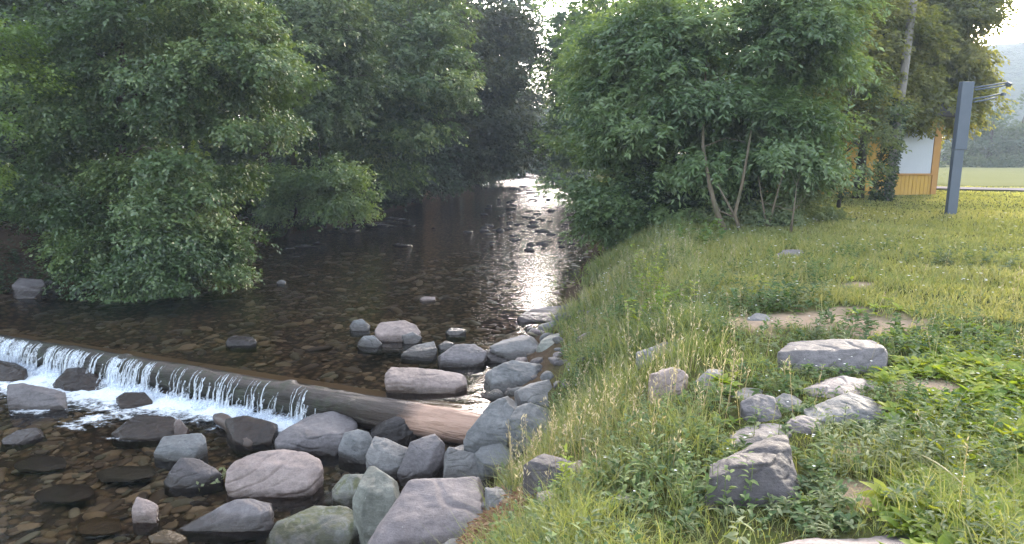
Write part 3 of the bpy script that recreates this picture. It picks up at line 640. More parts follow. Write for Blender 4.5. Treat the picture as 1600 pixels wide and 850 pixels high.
def inside_rocks(x, y, z, grow=0.0):
    m = np.zeros(len(x), bool)
    for (o, H, top, *_r) in ROCKS:
        c0 = H.mean(0); Hh = c0 + (H - c0) * (1 + grow)
        lo, hi = Hh.min(0), Hh.max(0)
        w = np.where((x > lo[0]) & (x < hi[0]) & (y > lo[1]) & (y < hi[1]))[0]
        if not len(w): continue
        ins = np.ones(len(w), bool)
        for a, b in zip(Hh, np.roll(Hh, -1, 0)):
            ins &= (b[0] - a[0]) * (y[w] - a[1]) - (b[1] - a[1]) * (x[w] - a[0]) >= 0
        m[w[ins]] = True
    return m

# ------------------------------------------------------------------ stream bed stones (uncountable) 
def scatter_meshes(name, protoV, protoF, P, S3, RZ, tilt, mat, tint=None, smooth=True):
    n = len(P); k = len(protoV[0]); out = np.empty((n, k, 3)); c_, s_ = np.cos(RZ), np.sin(RZ)
    which = rng.integers(len(protoV), size=n)
    for j in range(len(protoV)):
        w = np.where(which == j)[0]; L = protoV[j][None] * S3[w][:, None, :]
        L = L + 0; L[..., 2] += L[..., 0] * tilt[w][:, None]
        x = L[..., 0] * c_[w][:, None] - L[..., 1] * s_[w][:, None]; y = L[..., 0] * s_[w][:, None] + L[..., 1] * c_[w][:, None]
        out[w] = np.stack([x, y, L[..., 2]], -1) + P[w][:, None, :]
    Fc = (protoF[None] + (np.arange(n) * k)[:, None, None]).reshape(-1, 3)
    return mobj(name, npmesh(name, out.reshape(-1, 3), Fc, [mat], {'tint': ('FACE', np.repeat(tint if tint is not None else rng.random(n), len(protoF)))}, smooth=smooth))
bm = bmesh.new(); bmesh.ops.create_icosphere(bm, subdivisions=2, radius=1)
PF = np.array([[v.index for v in f.verts] for f in bm.faces]); PV0 = np.array([v.co[:] for v in bm.verts]); bm.free()
PVs = []
for k in range(6):
    d = 1 + .5 * fbm(PV0[:, 0] * 1.2, PV0[:, 1] * 1.2, PV0[:, 2] * 1.2, 400 + k, 2); PVs.append(PV0 * d[:, None] * np.array([1, .72, .34]))
t = NT('bed_stones'); a = t.attr('tint'); o_ = t.pos()
cc = t.ramp(a, [(0, (.06, .045, .034)), (.25, (.14, .1, .066)), (.45, (.2, .15, .095)), (.6, (.14, .14, .1)), (.75, (.25, .18, .1)), (.9, (.34, .27, .19)), (1, (.2, .21, .16))])
cc = t.mix(t.math('MULTIPLY', t.noise(35, 4, .6, o_), .7), cc, t.mix(1.0, cc, (.4, .38, .35), 'MULTIPLY'))
BEDST_M = t.done(t.pbr(cc, .5, t.bump(t.noise(40, 4, .6, o_), .5, .01), .3))
def bed_scatter(n, box, sz, name, cond):
    x = rng.uniform(box[0], box[1], n); y = rng.uniform(box[2], box[3], n); ok = cond(x, y) & (x < xR(y) + .1) & (x > xL(y) - .5); x, y = x[ok], y[ok]
    n = len(x); s = sz[0] * (sz[1] / sz[0]) ** (rng.random(n) ** 1.6)
    P = np.c_[x, y, terrain(x, y) + .004]
    S3 = s[:, None] * np.c_[rng.uniform(.8, 1.5, n), rng.uniform(.7, 1.2, n), rng.uniform(.5, 1.2, n)]
    return tag(scatter_meshes(name, PVs, PF, P, S3, rng.uniform(0, 6.3, n), rng.uniform(-.2, .2, n), BEDST_M), kind='stuff')
bed_scatter(15000, (-9, 0, 3.2, 11), (.012, .12), 'bed_gravel', lambda x, y: (y < y_weir(x) - .3) & (rng.random(len(x)) < .35 + 1.2 * fbm(x * 1.1, y * 1.1, 0, 501, 3) + .3))
bed_scatter(11000, (-12, 2.5, 7, 22), (.02, .16), 'river_gravel', lambda x, y: (y > y_weir(x) + .35) & (rng.random(len(x)) < .35 + 1.2 * fbm(x * .8, y * .8, 0, 502, 3) + .2))

# ------------------------------------------------------------------ weir
t = NT('weir_wood'); o_ = t.obj(); p = t.pos()
n1 = t.noise(2.2, 5, .65, t.mapv(o_, (1, 9, 9)), .6); n2 = t.noise(6, 4, .6, o_)
spx = t.n('ShaderNodeSeparateXYZ'); t.l(o_, spx.inputs[0])
dry = t.math('MULTIPLY', t.math('SUBTRACT', t.math('ADD', spx.outputs['X'], t.math('MULTIPLY', n2, .35)), -1.45), 3.2, True)
mid = t.math('MULTIPLY', t.math('SUBTRACT', t.math('ADD', spx.outputs['X'], t.math('MULTIPLY', n2, .6)), -2.6), 1.0, True)
wet = t.mix(n1, (.01, .008, .006), (.035, .027, .018)); wetm = t.mix(n1, (.02, .013, .009), (.06, .04, .029)); dryc = t.mix(n1, (.3, .17, .115), (.56, .37, .28))
col = t.mix(mid, wet, wetm); 
zt = t.math('MULTIPLY', t.math('MULTIPLY', t.math('SUBTRACT', spx.outputs['Z'], .1), 14.0, True), t.math('MULTIPLY', t.math('ADD', spx.outputs['X'], 8.0), .3, True))
topw = t.mix(n1, (.06, .046, .04), (.15, .115, .1))
col = t.mix(t.math('MULTIPLY', zt, .75), col, topw)
col = t.mix(t.math('MULTIPLY', dry, t.math('MULTIPLY', t.math('ADD', spx.outputs['Z'], .13), 9.0, True)), col, dryc)
ms_ = t.ramp(t.noise(5, 5, .7, o_), [(.45, (0, 0, 0)), (.62, (1, 1, 1))])
col = t.mix(t.math('MULTIPLY', t.math('MULTIPLY', ms_, t.math('SUBTRACT', 1.0, mid)), .6), col, (.03, .04, .014))
WEIR_M = t.done(t.pbr(col, .5, t.bump(t.math('ADD', n1, t.math('MULTIPLY', n2, .5)), 1.0, .05), .4))
wroot = empty('weir', (-.33, 7.3, 0), 'long wet log weir holding back the stream across its width', 'weir')
A = Vector((.2, float(y_weir(.2)), .05)); B = Vector((-14, float(y_weir(-14)), -.04)); L = (B - A).length
ns = 700; nr = 64; V = []
for i in range(ns + 1):
    u = i / ns; q = A.lerp(B, u); 
    for k in range(nr):
        th = 6.2832 * k / nr; rr = .205 * (1 + .05 * math.sin(u * 40) * .3)
        V.append((-u * L, rr * math.cos(th), rr * math.sin(th)))
V = np.array(V); nn = fbm(V[:, 0] * 1.2, V[:, 1] * 6, V[:, 2] * 6, 55, 3); n5 = fbm(V[:, 0] * 4, V[:, 1] * 14, V[:, 2] * 14, 57, 3); ang_ = np.arctan2(V[:, 2], V[:, 1]); fis = np.abs(fbm(V[:, 0] * .9, np.cos(ang_) * 5, np.sin(ang_) * 5, 58, 3)); kn = sum(.16 * np.exp(-(((V[:, 0] - kx) / .09) ** 2 + ((ang_ - ka) / .35) ** 2)) for kx, ka in ((-1.1, 1.9), (-2.3, 2.4), (-3.4, 1.4), (-4.8, 2.1), (-6.5, 1.6), (-8.2, 2.3))); V[:, 1:] *= (1 + .13 * nn + .06 * n5 - .07 * (1 - sstep(0, .10, fis)) + kn)[:, None]
f = []
for i in range(ns):
    for k in range(nr): f.append((i * nr + k, i * nr + (k + 1) % nr, (i + 1) * nr + (k + 1) % nr, (i + 1) * nr + k))
me = npmesh('log', V, np.array(f), [WEIR_M], smooth=True)
lo = mobj('log', me, wroot)
dv = (A - B).normalized(); yax = Vector((0, 0, 1)).cross(dv).normalized(); zax = dv.cross(yax)
lo.matrix_parent_inverse = Matrix.Identity(4)
M = Matrix((dv, yax, zax)).transposed().to_4x4(); M.translation = Vector((A.x + .33, A.y - 7.3, -.19)); lo.matrix_local = M
t = NT('sill_board'); o_ = t.obj(); n1 = t.noise(2, 5, .65, t.mapv(o_, (1, 8, 8)), .5)
SILL_M = t.done(t.pbr(t.mix(n1, (.1, .065, .035), (.2, .135, .075)), .6, t.bump(n1, .6, .02), .3))
mb = MB()
for j in range(8):
    x0, x1 = -j * 1.8, -(j + 1) * 1.8 + .012; mb.box(((x0 + x1) / 2, .33 + random.uniform(-.015, .015), -.01 + random.uniform(-.006, .006)), (x0 - x1, .2, .05))
sb = mb.build('sill_board', SILL_M, wroot, bevel=.01); M2 = M.copy(); M2.translation = Vector((A.x + .33, A.y - 7.3, -.1)); sb.matrix_local = M2
# falling water
t = NT('white_water'); o_ = t.pos()
wd = t.n('ShaderNodeBsdfPrincipled'); wd.inputs['Base Color'].default_value = (.84, .88, .93, 1); wd.inputs['Roughness'].default_value = .35
wtr = t.n('ShaderNodeBsdfTransparent'); wtl = t.n('ShaderNodeBsdfTranslucent'); wtl.inputs['Color'].default_value = (.75, .84, .95, 1)
m1 = t.n('ShaderNodeMixShader'); m1.inputs[0].default_value = .4; t.l(wd.outputs[0], m1.inputs[1]); t.l(wtl.outputs[0], m1.inputs[2])
m2 = t.n('ShaderNodeMixShader'); sk = t.noise(1.0, 3, .6, t.mapv(o_, (46, 46, 2.5)), .3); t.l(t.math('ADD', t.attr('clear'), t.math('MULTIPLY', t.math('SUBTRACT', sk, .5), 2.4), True), m2.inputs[0]); t.l(m1.outputs[0], m2.inputs[1]); t.l(wtr.outputs[0], m2.inputs[2])
WHITE_M = t.done(m2.outputs[0])
V = []; Fq = []; cl = []
nrm = Vector((-.398, -.917, 0)); tang = Vector((-.917, .398, 0)); r_ = np.random.default_rng(5)
cl_c = np.r_[r_.uniform(2.3, 6, 14), r_.uniform(5.5, 11.5, 36)]
def log_axis(s): return -.19 - .09 * (s + .58) / 15.5
def strand(s, z0, z1, w, out, clear):
    base = Vector((-.33, 7.3, 0)) + tang * s; n0 = len(V); K = 9; zc = log_axis(s); Rl = .212
    full_ = z0 > -.14; th0 = r_.uniform(.15, .5) if full_ else r_.uniform(.9, 1.9); th1 = max(th0 + .05, r_.uniform(1.0, 1.35))
    zb = zc + Rl * math.cos(th1); ob = Rl * math.sin(th1)
    if not full_ and z0 < -.28: zb = min(zb, z0); th0 = th1 = None
    for i in range(K):
        if th0 is not None and i < 4:
            th = th0 + (th1 - th0) * i / 3; z = zc + Rl * math.cos(th); off = Rl * math.sin(th) + .004
        else:
            u = (i - 3) / (K - 4) if th0 is not None else i / (K - 1)
            z = zb + (z1 - zb) * u; off = (ob if th0 is not None else .2) + .004 + out * math.sqrt(max(0, u))
            if abs(z - zc) < Rl: off = max(off, math.sqrt(Rl ** 2 - (z - zc) ** 2) + .003)
        u = i / (K - 1)
        ww = w * (1 + .9 * u * r_.uniform(.4, 1.4)) * (.35 if i == 0 else 1)
        q = base + nrm * off + Vector((0, 0, z)) + tang * .008 * r_.normal()
        for e in (-1, 0, 1):
            V.append(tuple(q + tang * e * ww / 2 + nrm * (.35 * ww if e == 0 else 0)))
        if i:
            for e in range(2):
                a_ = n0 + (i - 1) * 3 + e; Fq.append((a_, a_ + 1, a_ + 4, a_ + 3)); cl.append(min(.93, clear + r_.uniform(-.15, .2)))
for k in range(430):
    s = cl_c[r_.integers(50)] + r_.normal(0, .06) if r_.random() < .8 else r_.uniform(2.1, 11.8)
    if s < 2.0: continue
    left = sstep(2.0, 6.5, s); full = r_.random() < .12 + .75 * left
    z0 = r_.uniform(-.07, .0) if full else r_.uniform(-.33, -.12); strand(s, z0, WATER_DN - .01, r_.uniform(.003, .016) * (1.0 + .5 * left), r_.uniform(.02, .10), r_.uniform(.1, .65))
for k in range(800):
    s = r_.uniform(1.95, 11.8); strand(s, -.41 + .16 * r_.random() ** 2.5, WATER_DN, r_.uniform(.006, .03), r_.uniform(.03, .2), r_.uniform(.3, .8))
for k in range(34):
    s = cl_c[14 + r_.integers(36)] + r_.normal(0, .1) if r_.random() < .5 else r_.uniform(4.5, 11.8)
    strand(s, r_.uniform(-.05, 0), WATER_DN, r_.uniform(.06, .16), r_.uniform(.03, .1), r_.uniform(.55, .8))
for k in range(110):
    s = r_.uniform(2.1, 11.8); strand(s, r_.uniform(-.39, -.3), WATER_DN, r_.uniform(.06, .2), r_.uniform(.05, .16), r_.uniform(.45, .7))
me = npmesh('falling_water', np.array(V), np.array(Fq), [WHITE_M], {'clear': ('FACE', np.array(cl))}, smooth=True)
tag(mobj('falling_water', me), 'thin white strands of water falling over the weir log', 'waterfall', kind='stuff')
# foam
t = NT('foam'); p = t.pos()
nf = t.noise(5, 5, .65, t.mapv(p, (1, 1.6, 1)), .8); nf2 = t.noise(26, 4, .7, p)
cov = t.attr('cover')
k_ = t.math('ADD', cov, t.math('ADD', t.math('MULTIPLY', t.math('SUBTRACT', nf, .5), 1.6), t.math('MULTIPLY', t.math('SUBTRACT', nf2, .5), .8)))
mask = t.ramp(k_, [(.28, (0, 0, 0)), (.7, (1, 1, 1))])
fb = t.pbr(t.mix(nf2, (.62, .68, .76), (.88, .91, .94)), .5, t.bump(nf2, .7, .03), .3)
ft = t.n('ShaderNodeBsdfTransparent'); fm = t.n('ShaderNodeMixShader'); t.l(mask, fm.inputs[0]); t.l(ft.outputs[0], fm.inputs[1]); t.l(fb, fm.inputs[2])
FOAM_M = t.done(fm.outputs[0])
us = np.linspace(1.7, 12.5, 240); vs = np.linspace(.2, 1.5, 44); UU, VV = np.meshgrid(us, vs)
bx = -.33 + tang.x * UU + nrm.x * VV; by = 7.3 + tang.y * UU + nrm.y * VV
width = .45 + .42 * sstep(3.5, 8, UU) + .1 * fbm(UU * 1.2, 0, 0, 66, 3)
cover = 1.15 - (VV - .2) / width * .75
cover = cover * sstep(1.8, 2.6, UU)
for (px, py, rr, am) in [(150, 655, .32, .55), (60, 640, .35, .45), (205, 645, .3, .6), (110, 668, .28, .45), (170, 690, .2, .3), (40, 600, .5, .8), (310, 636, .3, .5)]:
    q = at_z(px, py, WATER_DN); cover = np.maximum(cover, am * np.exp(-(((bx - q[0]) / rr) ** 2 + ((by - q[1]) / rr) ** 2)))
bz = WATER_DN + .006 + .05 * np.clip(cover, 0, 1) * (fbm(bx * 5, by * 5, 0, 68, 4) + .35) + .03 * np.exp(-((VV - .25) / .15) ** 2)
bz = np.maximum(bz, WATER_DN + .004)
idx = np.arange(UU.size).reshape(UU.shape); f = np.stack([idx[:-1, :-1], idx[:-1, 1:], idx[1:, 1:], idx[1:, :-1]], -1).reshape(-1, 4)
me = npmesh('foam', np.stack([bx, by, bz], -1).reshape(-1, 3), f, [FOAM_M], {'cover': ('POINT', np.clip(cover, 0, 1.3).ravel())}, smooth=True)
tag(mobj('foam', me), 'churned white foam along the foot of the weir', 'foam', kind='stuff')

# driftwood and twig in the lower pool
t = NT('driftwood'); o_ = t.obj(); n1 = t.noise(4, 5, .6, o_, .5); DRIFT_M = t.done(t.pbr(t.mix(n1, (.035, .024, .019), (.12, .085, .068)), .4, t.bump(n1, .8, .03), .4))
a = at_z(338, 652, D + .04); b = at_z(392, 693, D + .03)
mb = MB(); mb.tube([a + (b - a) * u + np.array([0, 0, .03 * math.sin(u * 5)]) for u in np.linspace(0, 1, 9)], [.05, .075, .085, .08, .085, .09, .08, .075, .05], 12, .1)
tag(mb.build('driftwood_log', DRIFT_M, None, True, loc=a), 'short dark brown driftwood log sunken among stones below the fall', 'driftwood')
def leaf_cards(P, Dv, Nv, Ls, Ws, fold=.25, bend=0.0):
    """diamond leaf, 4 verts 2 tris"""
    Sv = np.cross(Dv, Nv); Sv /= np.linalg.norm(Sv, axis=1)[:, None] + 1e-9; Nv = np.cross(Sv, Dv)
    L = Ls[:, None]; Wd = Ws[:, None]
    v0 = P; v2 = P + Dv * L - Nv * bend * L
    v1 = P + Dv * L * .45 + Sv * Wd * .5 + Nv * Wd * fold; v3 = P + Dv * L * .45 - Sv * Wd * .5 + Nv * Wd * fold
    n = len(P); V = np.stack([v0, v1, v2, v3], 1).reshape(-1, 3); b = np.arange(n)[:, None] * 4
    Fc = np.concatenate([b + np.array([[0, 1, 2]]), b + np.array([[0, 2, 3]])], 1).reshape(-1, 3)
    return V, Fc
def leaf6(P, Dv, Nv, Ls, Ws, bend=.3, fold=.18):
    """longer leaf, 8 verts: base, 2x3 sides+mid, tip"""
    Sv = np.cross(Dv, Nv); Sv /= np.linalg.norm(Sv, axis=1)[:, None] + 1e-9; Nv = np.cross(Sv, Dv)
    L = Ls[:, None]; Wd = Ws[:, None]; bend = np.broadcast_to(np.asarray(bend, float), (len(P),))[:, None]
    rowsv = [P]
    for u, wk in ((.35, .5), (.7, .4)):
        cpt = P + Dv * L * u - Nv * bend * L * u * u
        rowsv += [cpt - Sv * Wd * wk + Nv * Wd * fold, cpt, cpt + Sv * Wd * wk + Nv * Wd * fold]
    rowsv.append(P + Dv * L - Nv * bend * L)
    V = np.stack(rowsv, 1).reshape(-1, 3); b = np.arange(len(P))[:, None] * 8
    T = [[0, 2, 1], [0, 3, 2], [1, 2, 5], [1, 5, 4], [2, 3, 6], [2, 6, 5], [4, 5, 7], [5, 6, 7]]
    Fc = np.concatenate([b + np.array([q]) for q in T], 1).reshape(-1, 3)
    return V, Fc
a = at_z(318, 757, D + .03); b = at_z(345, 742, D + .05)
tw = empty('leafy_twig', tuple(a), 'fresh green leafy twig caught beside the split stone in the pool', 'twig')
n = 46; Pp = a + rng.uniform(0, 1, (n, 1)) * (b - a) * 1.3 + rng.normal(0, .045, (n, 3)) * [1, 1, .4]; Pp[:, 2] = np.maximum(Pp[:, 2], D + .015)
V, Fc = leaf_cards(Pp - a, unit(rng.normal(0, 1, (n, 3)) * [1, 1, .3]), unit(rng.normal(0, .4, (n, 3)) + [0, 0, 1]), rng.uniform(.04, .075, n), rng.uniform(.025, .04, n))
mobj('leaves', npmesh('leaves', V, Fc, [SAGE_M], {'tint': ('FACE', np.repeat(rng.uniform(.6, 1, n), 2))}), tw)
mb = MB(); mb.tube([(0, 0, 0), tuple((b - a) * .6 + [0, 0, .03]), tuple((b - a) * 1.2)], [.005, .004, .002], 5); mb.build('stem', STEM_M, tw)

# ------------------------------------------------------------------ trees
def make_tree(name, label, cat, base, trunk_pts, trunk_r, lobes, mat, bark, boughs=60, sprays=30, leaves=14, leaf=(.05, .09), wl=.55, spray_len=.45, bough_r=.7, flat=.45, droop=.35, group=None, inner=.15, limbs=14, seed=1, tintb=(0, 1), extra_trunks=(), hang=0.0):
    if boughs > 30: boughs = int(boughs * .5); sprays = int(sprays * 2); bough_r *= 1.3
    g = np.random.default_rng(seed); random.seed(seed)
    root = empty(name, base, label, cat, group); B0 = np.array(base, float)
    lobes = np.array(lobes, float); area = (lobes[:, 3] * lobes[:, 4] + lobes[:, 4] * lobes[:, 5] + lobes[:, 3] * lobes[:, 5]); w = area / area.sum()
    li = g.choice(len(lobes), boughs, p=w); o = unit(g.normal(0, 1, (boughs, 3)))
    rr = np.where(g.random(boughs) < inner, g.uniform(.15, .7, boughs), g.uniform(.78, 1.02, boughs))
    bc = lobes[li, :3] + o * lobes[li, 3:] * rr[:, None]
    bc[:, 2] = np.maximum(bc[:, 2], terrain(bc[:, 0], bc[:, 1]) + .25)
    br = bough_r * g.uniform(.55, 1.35, boughs); btint = g.uniform(tintb[0], tintb[1], boughs)
    outd = o.copy(); outd[:, 2] *= .3; outd = unit(outd + .001)
    # sprays
    n = boughs * sprays; bi = np.repeat(np.arange(boughs), sprays)
    off = unit(g.normal(0, 1, (n, 3))) * (g.random((n, 1)) ** .45); off[:, 2] *= flat
    sp_ = bc[bi] + off * br[bi][:, None]; sp_[:, 2] -= droop * .5 * br[bi] * (off[:, :2] ** 2).sum(1)
    sd = unit(outd[bi] * .9 + off * .9 + g.normal(0, .35, (n, 3)) + np.array([0, 0, -droop - hang]))
    # leaves
    m = n * leaves; si = np.repeat(np.arange(n), leaves); tpar = g.random(m); sgn = np.where(g.random(m) < .5, -1., 1.)
    sl_ = (spray_len * g.uniform(.6, 1.3, n))[si]
    side = unit(np.cross(sd[si], np.array([0, 0, 1.]))); 
    lp = sp_[si] + sd[si] * (tpar * sl_)[:, None] + g.normal(0, .03, (m, 3))
    lp[:, 2] -= .12 * (tpar ** 2) * sl_
    ld = unit(sd[si] * .6 + side * sgn[:, None] * g.uniform(.4, 1.1, (m, 1)) + g.normal(0, .3, (m, 3)) + np.array([0, 0, -.25]))
    ln = unit(np.array([0, 0, 1.]) + outd[bi][si] * .45 + g.normal(0, .45, (m, 3)))
    ls = g.uniform(leaf[0], leaf[1], m)
    lp[:, 2] = np.maximum(lp[:, 2], .06)
    V, Fc = leaf_cards(lp - B0, ld, ln, ls, ls * wl)
    tint = np.clip(.55 * btint[bi][si] + .15 * g.random(n)[si] + .4 * g.random(m) - .05, 0, 1)
    mobj('crown', npmesh('crown', V, Fc, [mat], {'tint': ('FACE', np.repeat(tint, 2))}), root)
    # trunk and limbs
    mb = MB(); tp = [Vector(q) for q in trunk_pts]; K = len(tp)
    mb.tube([q - Vector(base) for q in tp], [trunk_r * (1 - .8 * i / (K - 1)) * (1.35 if i == 0 else 1) for i in range(K)], 10, .07)
    for et in extra_trunks:
        q = [Vector(e) - Vector(base) for e in et[0]]; mb.tube(q, [et[1] * (1 - .6 * i / (len(q) - 1)) for i in range(len(q))], 8, .06)
    for j in g.choice(boughs, min(limbs, boughs), replace=False):
        tgt = Vector(bc[j]); best = min(range(1, K), key=lambda i: (tp[i] - tgt).length + max(0, tp[i].z - tgt.z) * 2)
        a = tp[best]; d = tgt - a; md = a + d * .5 + Vector((random.uniform(-.15, .15), random.uniform(-.15, .15), .12 * d.length))
        r0 = trunk_r * .35 * (1 - .6 * best / K); mb.tube([a - Vector(base), md - Vector(base), tgt - Vector(base)], [r0, r0 * .6, r0 * .2], 6, .05)
    mb.build('trunk', bark, root, True)
    return root
def gz(x, y, d=0): return (x, y, tz(x, y) - .08 + d)
def stem_line(x, y, h, lean=(0, 0), n=6, wob=.12):
    z = tz(x, y) - .1; return [(x + lean[0] * i / (n - 1) + (random.uniform(-wob, wob) if i else 0), y + lean[1] * i / (n - 1) + (random.uniform(-wob, wob) if i else 0), z + h * i / (n - 1)) for i in range(n)]
def LB(px, py, y, rx, ry=None, rz=None):
    q = at_y(px, py, y); s = y / 1050; rx_ = rx * s
    return (q[0], q[1], q[2], rx_, (ry if ry is not None else rx_), (rz * s if rz is not None else rx_))
TG = 'trees lining the stream'
# left: alder leaning over the water
make_tree('alder_tree', 'bushy light green alder leaning over the pool at the left, boughs touching the water', 'tree', gz(-9.2, 15.6), stem_line(-9.2, 15.6, 7.5, (.9, -.3)), .2,
  [LB(250,60,15.5,150,1.6,120), LB(120,150,15.8,110,1.5,100), LB(380,110,15.5,95,1.4,100), LB(285,270,15.0,85,1.2,75), LB(230,350,14.6,130,1.2,80), LB(140,280,15.6,90,1.2,90)], ALDER_M, BARK_M,
  boughs=330, sprays=30, leaves=14, leaf=(.07, .12), bough_r=.55, spray_len=.4, flat=.4, droop=.4, group=TG, seed=11, inner=.2)
make_tree('alder_sapling', 'yellow green young branches entering at the left edge of the photo', 'tree', gz(-11.3, 13.9), stem_line(-11.3, 13.9, 5.5), .08,
  [LB(-30,110,13.5,70,.8,110), LB(-50,250,13.6,70,.8,90)], YOUNG_M, BARK_M, boughs=34, sprays=22, leaves=12, leaf=(.06, .1), bough_r=.4, spray_len=.35, group=TG, seed=12)
make_tree('overhanging_shrub', 'low shrub hanging to the waterline under the big leaning alder', 'shrub', gz(-8.6, 14.9), stem_line(-8.6, 14.9, 1.6, (.5, -.4)), .06,
  [LB(215,395,14.3,110,1.0,42), LB(300,400,14.2,80,.8,50), LB(90,345,15.8,70,.8,26), LB(240,440,14.0,55,.5,22)], ALDER_M, BARK_M, boughs=110, sprays=26, leaves=13, leaf=(.06, .1), bough_r=.4, spray_len=.32, group='shrubs along the stream', seed=13)
make_tree('riverside_tree', 'dark shady tree behind the big leaning alder at far left', 'tree', gz(-13.5, 18.5), stem_line(-13.5, 18.5, 10), .2,
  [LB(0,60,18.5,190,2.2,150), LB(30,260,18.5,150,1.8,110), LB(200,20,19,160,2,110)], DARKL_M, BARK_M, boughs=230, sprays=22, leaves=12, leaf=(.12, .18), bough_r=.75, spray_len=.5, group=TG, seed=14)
make_tree('riverside_tree', 'dark tree with bare trunk showing between the leaning alder and the round bush', 'tree', gz(-8.9, 24.5), stem_line(-8.9, 24.5, 10), .22,
  [LB(430,30,24,120,2.0,130), LB(330,60,25,110,2.0,120), LB(500,90,24,80,1.6,110), LB(360,300,25,80,1.2,50)], MID_M, BARK_M, boughs=240, sprays=22, leaves=12, leaf=(.12, .18), bough_r=.75, spray_len=.5, group=TG, seed=15, limbs=8,
  extra_trunks=[([gz(-8.3, 25.5), (-8.1, 25.5, 4), (-8.0, 25.4, 8)], .13), ([gz(-7.4, 26.5), (-7.5, 26.5, 4), (-7.3, 26.5, 7)], .07)])
make_tree('round_bush', 'round green bush on the left bank beyond the alder', 'shrub', gz(-7.9, 23.2), stem_line(-7.9, 23.2, 1.8, (.8, -.5)), .07,
  [LB(500,285,22.3,68,1.4,36), LB(535,305,22.0,36,.9,26), LB(450,300,22.6,45,1.1,32)], ASH_M, BARK_M, boughs=80, sprays=26, leaves=12, leaf=(.08, .13), bough_r=.42, spray_len=.38, flat=.5, group='shrubs along the stream', seed=16, tintb=(.35, 1))
make_tree('riverside_tree', 'tall dark tree with paler layered boughs above the round bush', 'tree', gz(-6.9, 29.5), stem_line(-6.9, 29.5, 11), .25,
  [LB(600,60,29,110,2.2,120), LB(650,130,28,80,1.8,80), LB(560,170,29,90,1.8,80), LB(600,230,28,55,1.2,50), LB(530,20,30,100,2,90)], ALDER_M, BARK_M, boughs=260, sprays=24, leaves=12, leaf=(.13, .2), bough_r=.8, spray_len=.55, flat=.35, group=TG, seed=17, tintb=(.1, 1))
make_tree('riverside_tree', 'dense dark olive tree overhanging the river on the left of the bright water', 'tree', gz(-5.6, 39), stem_line(-5.6, 39, 12, (1.5, 0)), .3,
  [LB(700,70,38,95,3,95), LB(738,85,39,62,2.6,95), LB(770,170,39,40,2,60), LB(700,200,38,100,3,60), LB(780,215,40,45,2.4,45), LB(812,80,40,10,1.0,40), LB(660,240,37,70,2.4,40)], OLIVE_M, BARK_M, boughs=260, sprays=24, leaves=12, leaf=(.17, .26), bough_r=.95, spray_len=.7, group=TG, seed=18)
make_tree('riverside_tree', 'dark tree hidden behind the layered one on the left bank', 'tree', gz(-10.5, 35), stem_line(-10.5, 35, 12), .25,
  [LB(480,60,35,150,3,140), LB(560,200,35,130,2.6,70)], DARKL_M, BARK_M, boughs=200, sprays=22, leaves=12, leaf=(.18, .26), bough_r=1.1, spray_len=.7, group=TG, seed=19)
make_tree('riverside_tree', 'hazy olive tree where the left bank meets the end of the bright water', 'tree', gz(-3.2, 62), stem_line(-3.2, 62, 11), .3,
  [LB(790,108,62,50,4,78), LB(795,190,62,38,3.5,55)], OLIVE_M, BARK_M, boughs=150, sprays=20, leaves=11, leaf=(.26, .38), bough_r=1.3, spray_len=.9, group=TG, seed=20)
for i, (px, y, lab) in enumerate([(40, 31, 'leftmost shadowy tree of the second row behind the left bank'), (190, 34, 'shadowy tree of the second row seen over the leaning alder'), (320, 36, 'shadowy tree of the second row behind the leaning alder right side'), (440, 41, 'shadowy tree of the second row behind the bare trunks'), (560, 50, 'shadowy tree of the second row behind the layered tree'), (670, 58, 'shadowy tree of the second row behind the dense olive tree'), (725, 72, 'shadowy tree of the second row closest to the gap over the river'), (-120, 30, 'shadowy tree of the second row just past the left edge')]):
    q = at_y(px, 250, y); x = q[0]; k_ = y / 30
    make_tree('woodland_tree', lab, 'tree', gz(x, y), stem_line(x, y, 13), .2 * k_, [LB(px, 40, y, 95, 2.5, 130), LB(px + 40, 150, y + 1, 70, 2, 70), LB(px - 30, 235, y - 1, 75, 1.5, 30)], DARKL_M, BARK_M,
      boughs=150, sprays=20, leaves=11, leaf=(.16 * k_, .24 * k_), bough_r=.95 * k_, spray_len=.7 * k_, group='trees of the second row', seed=130 + i, limbs=6)
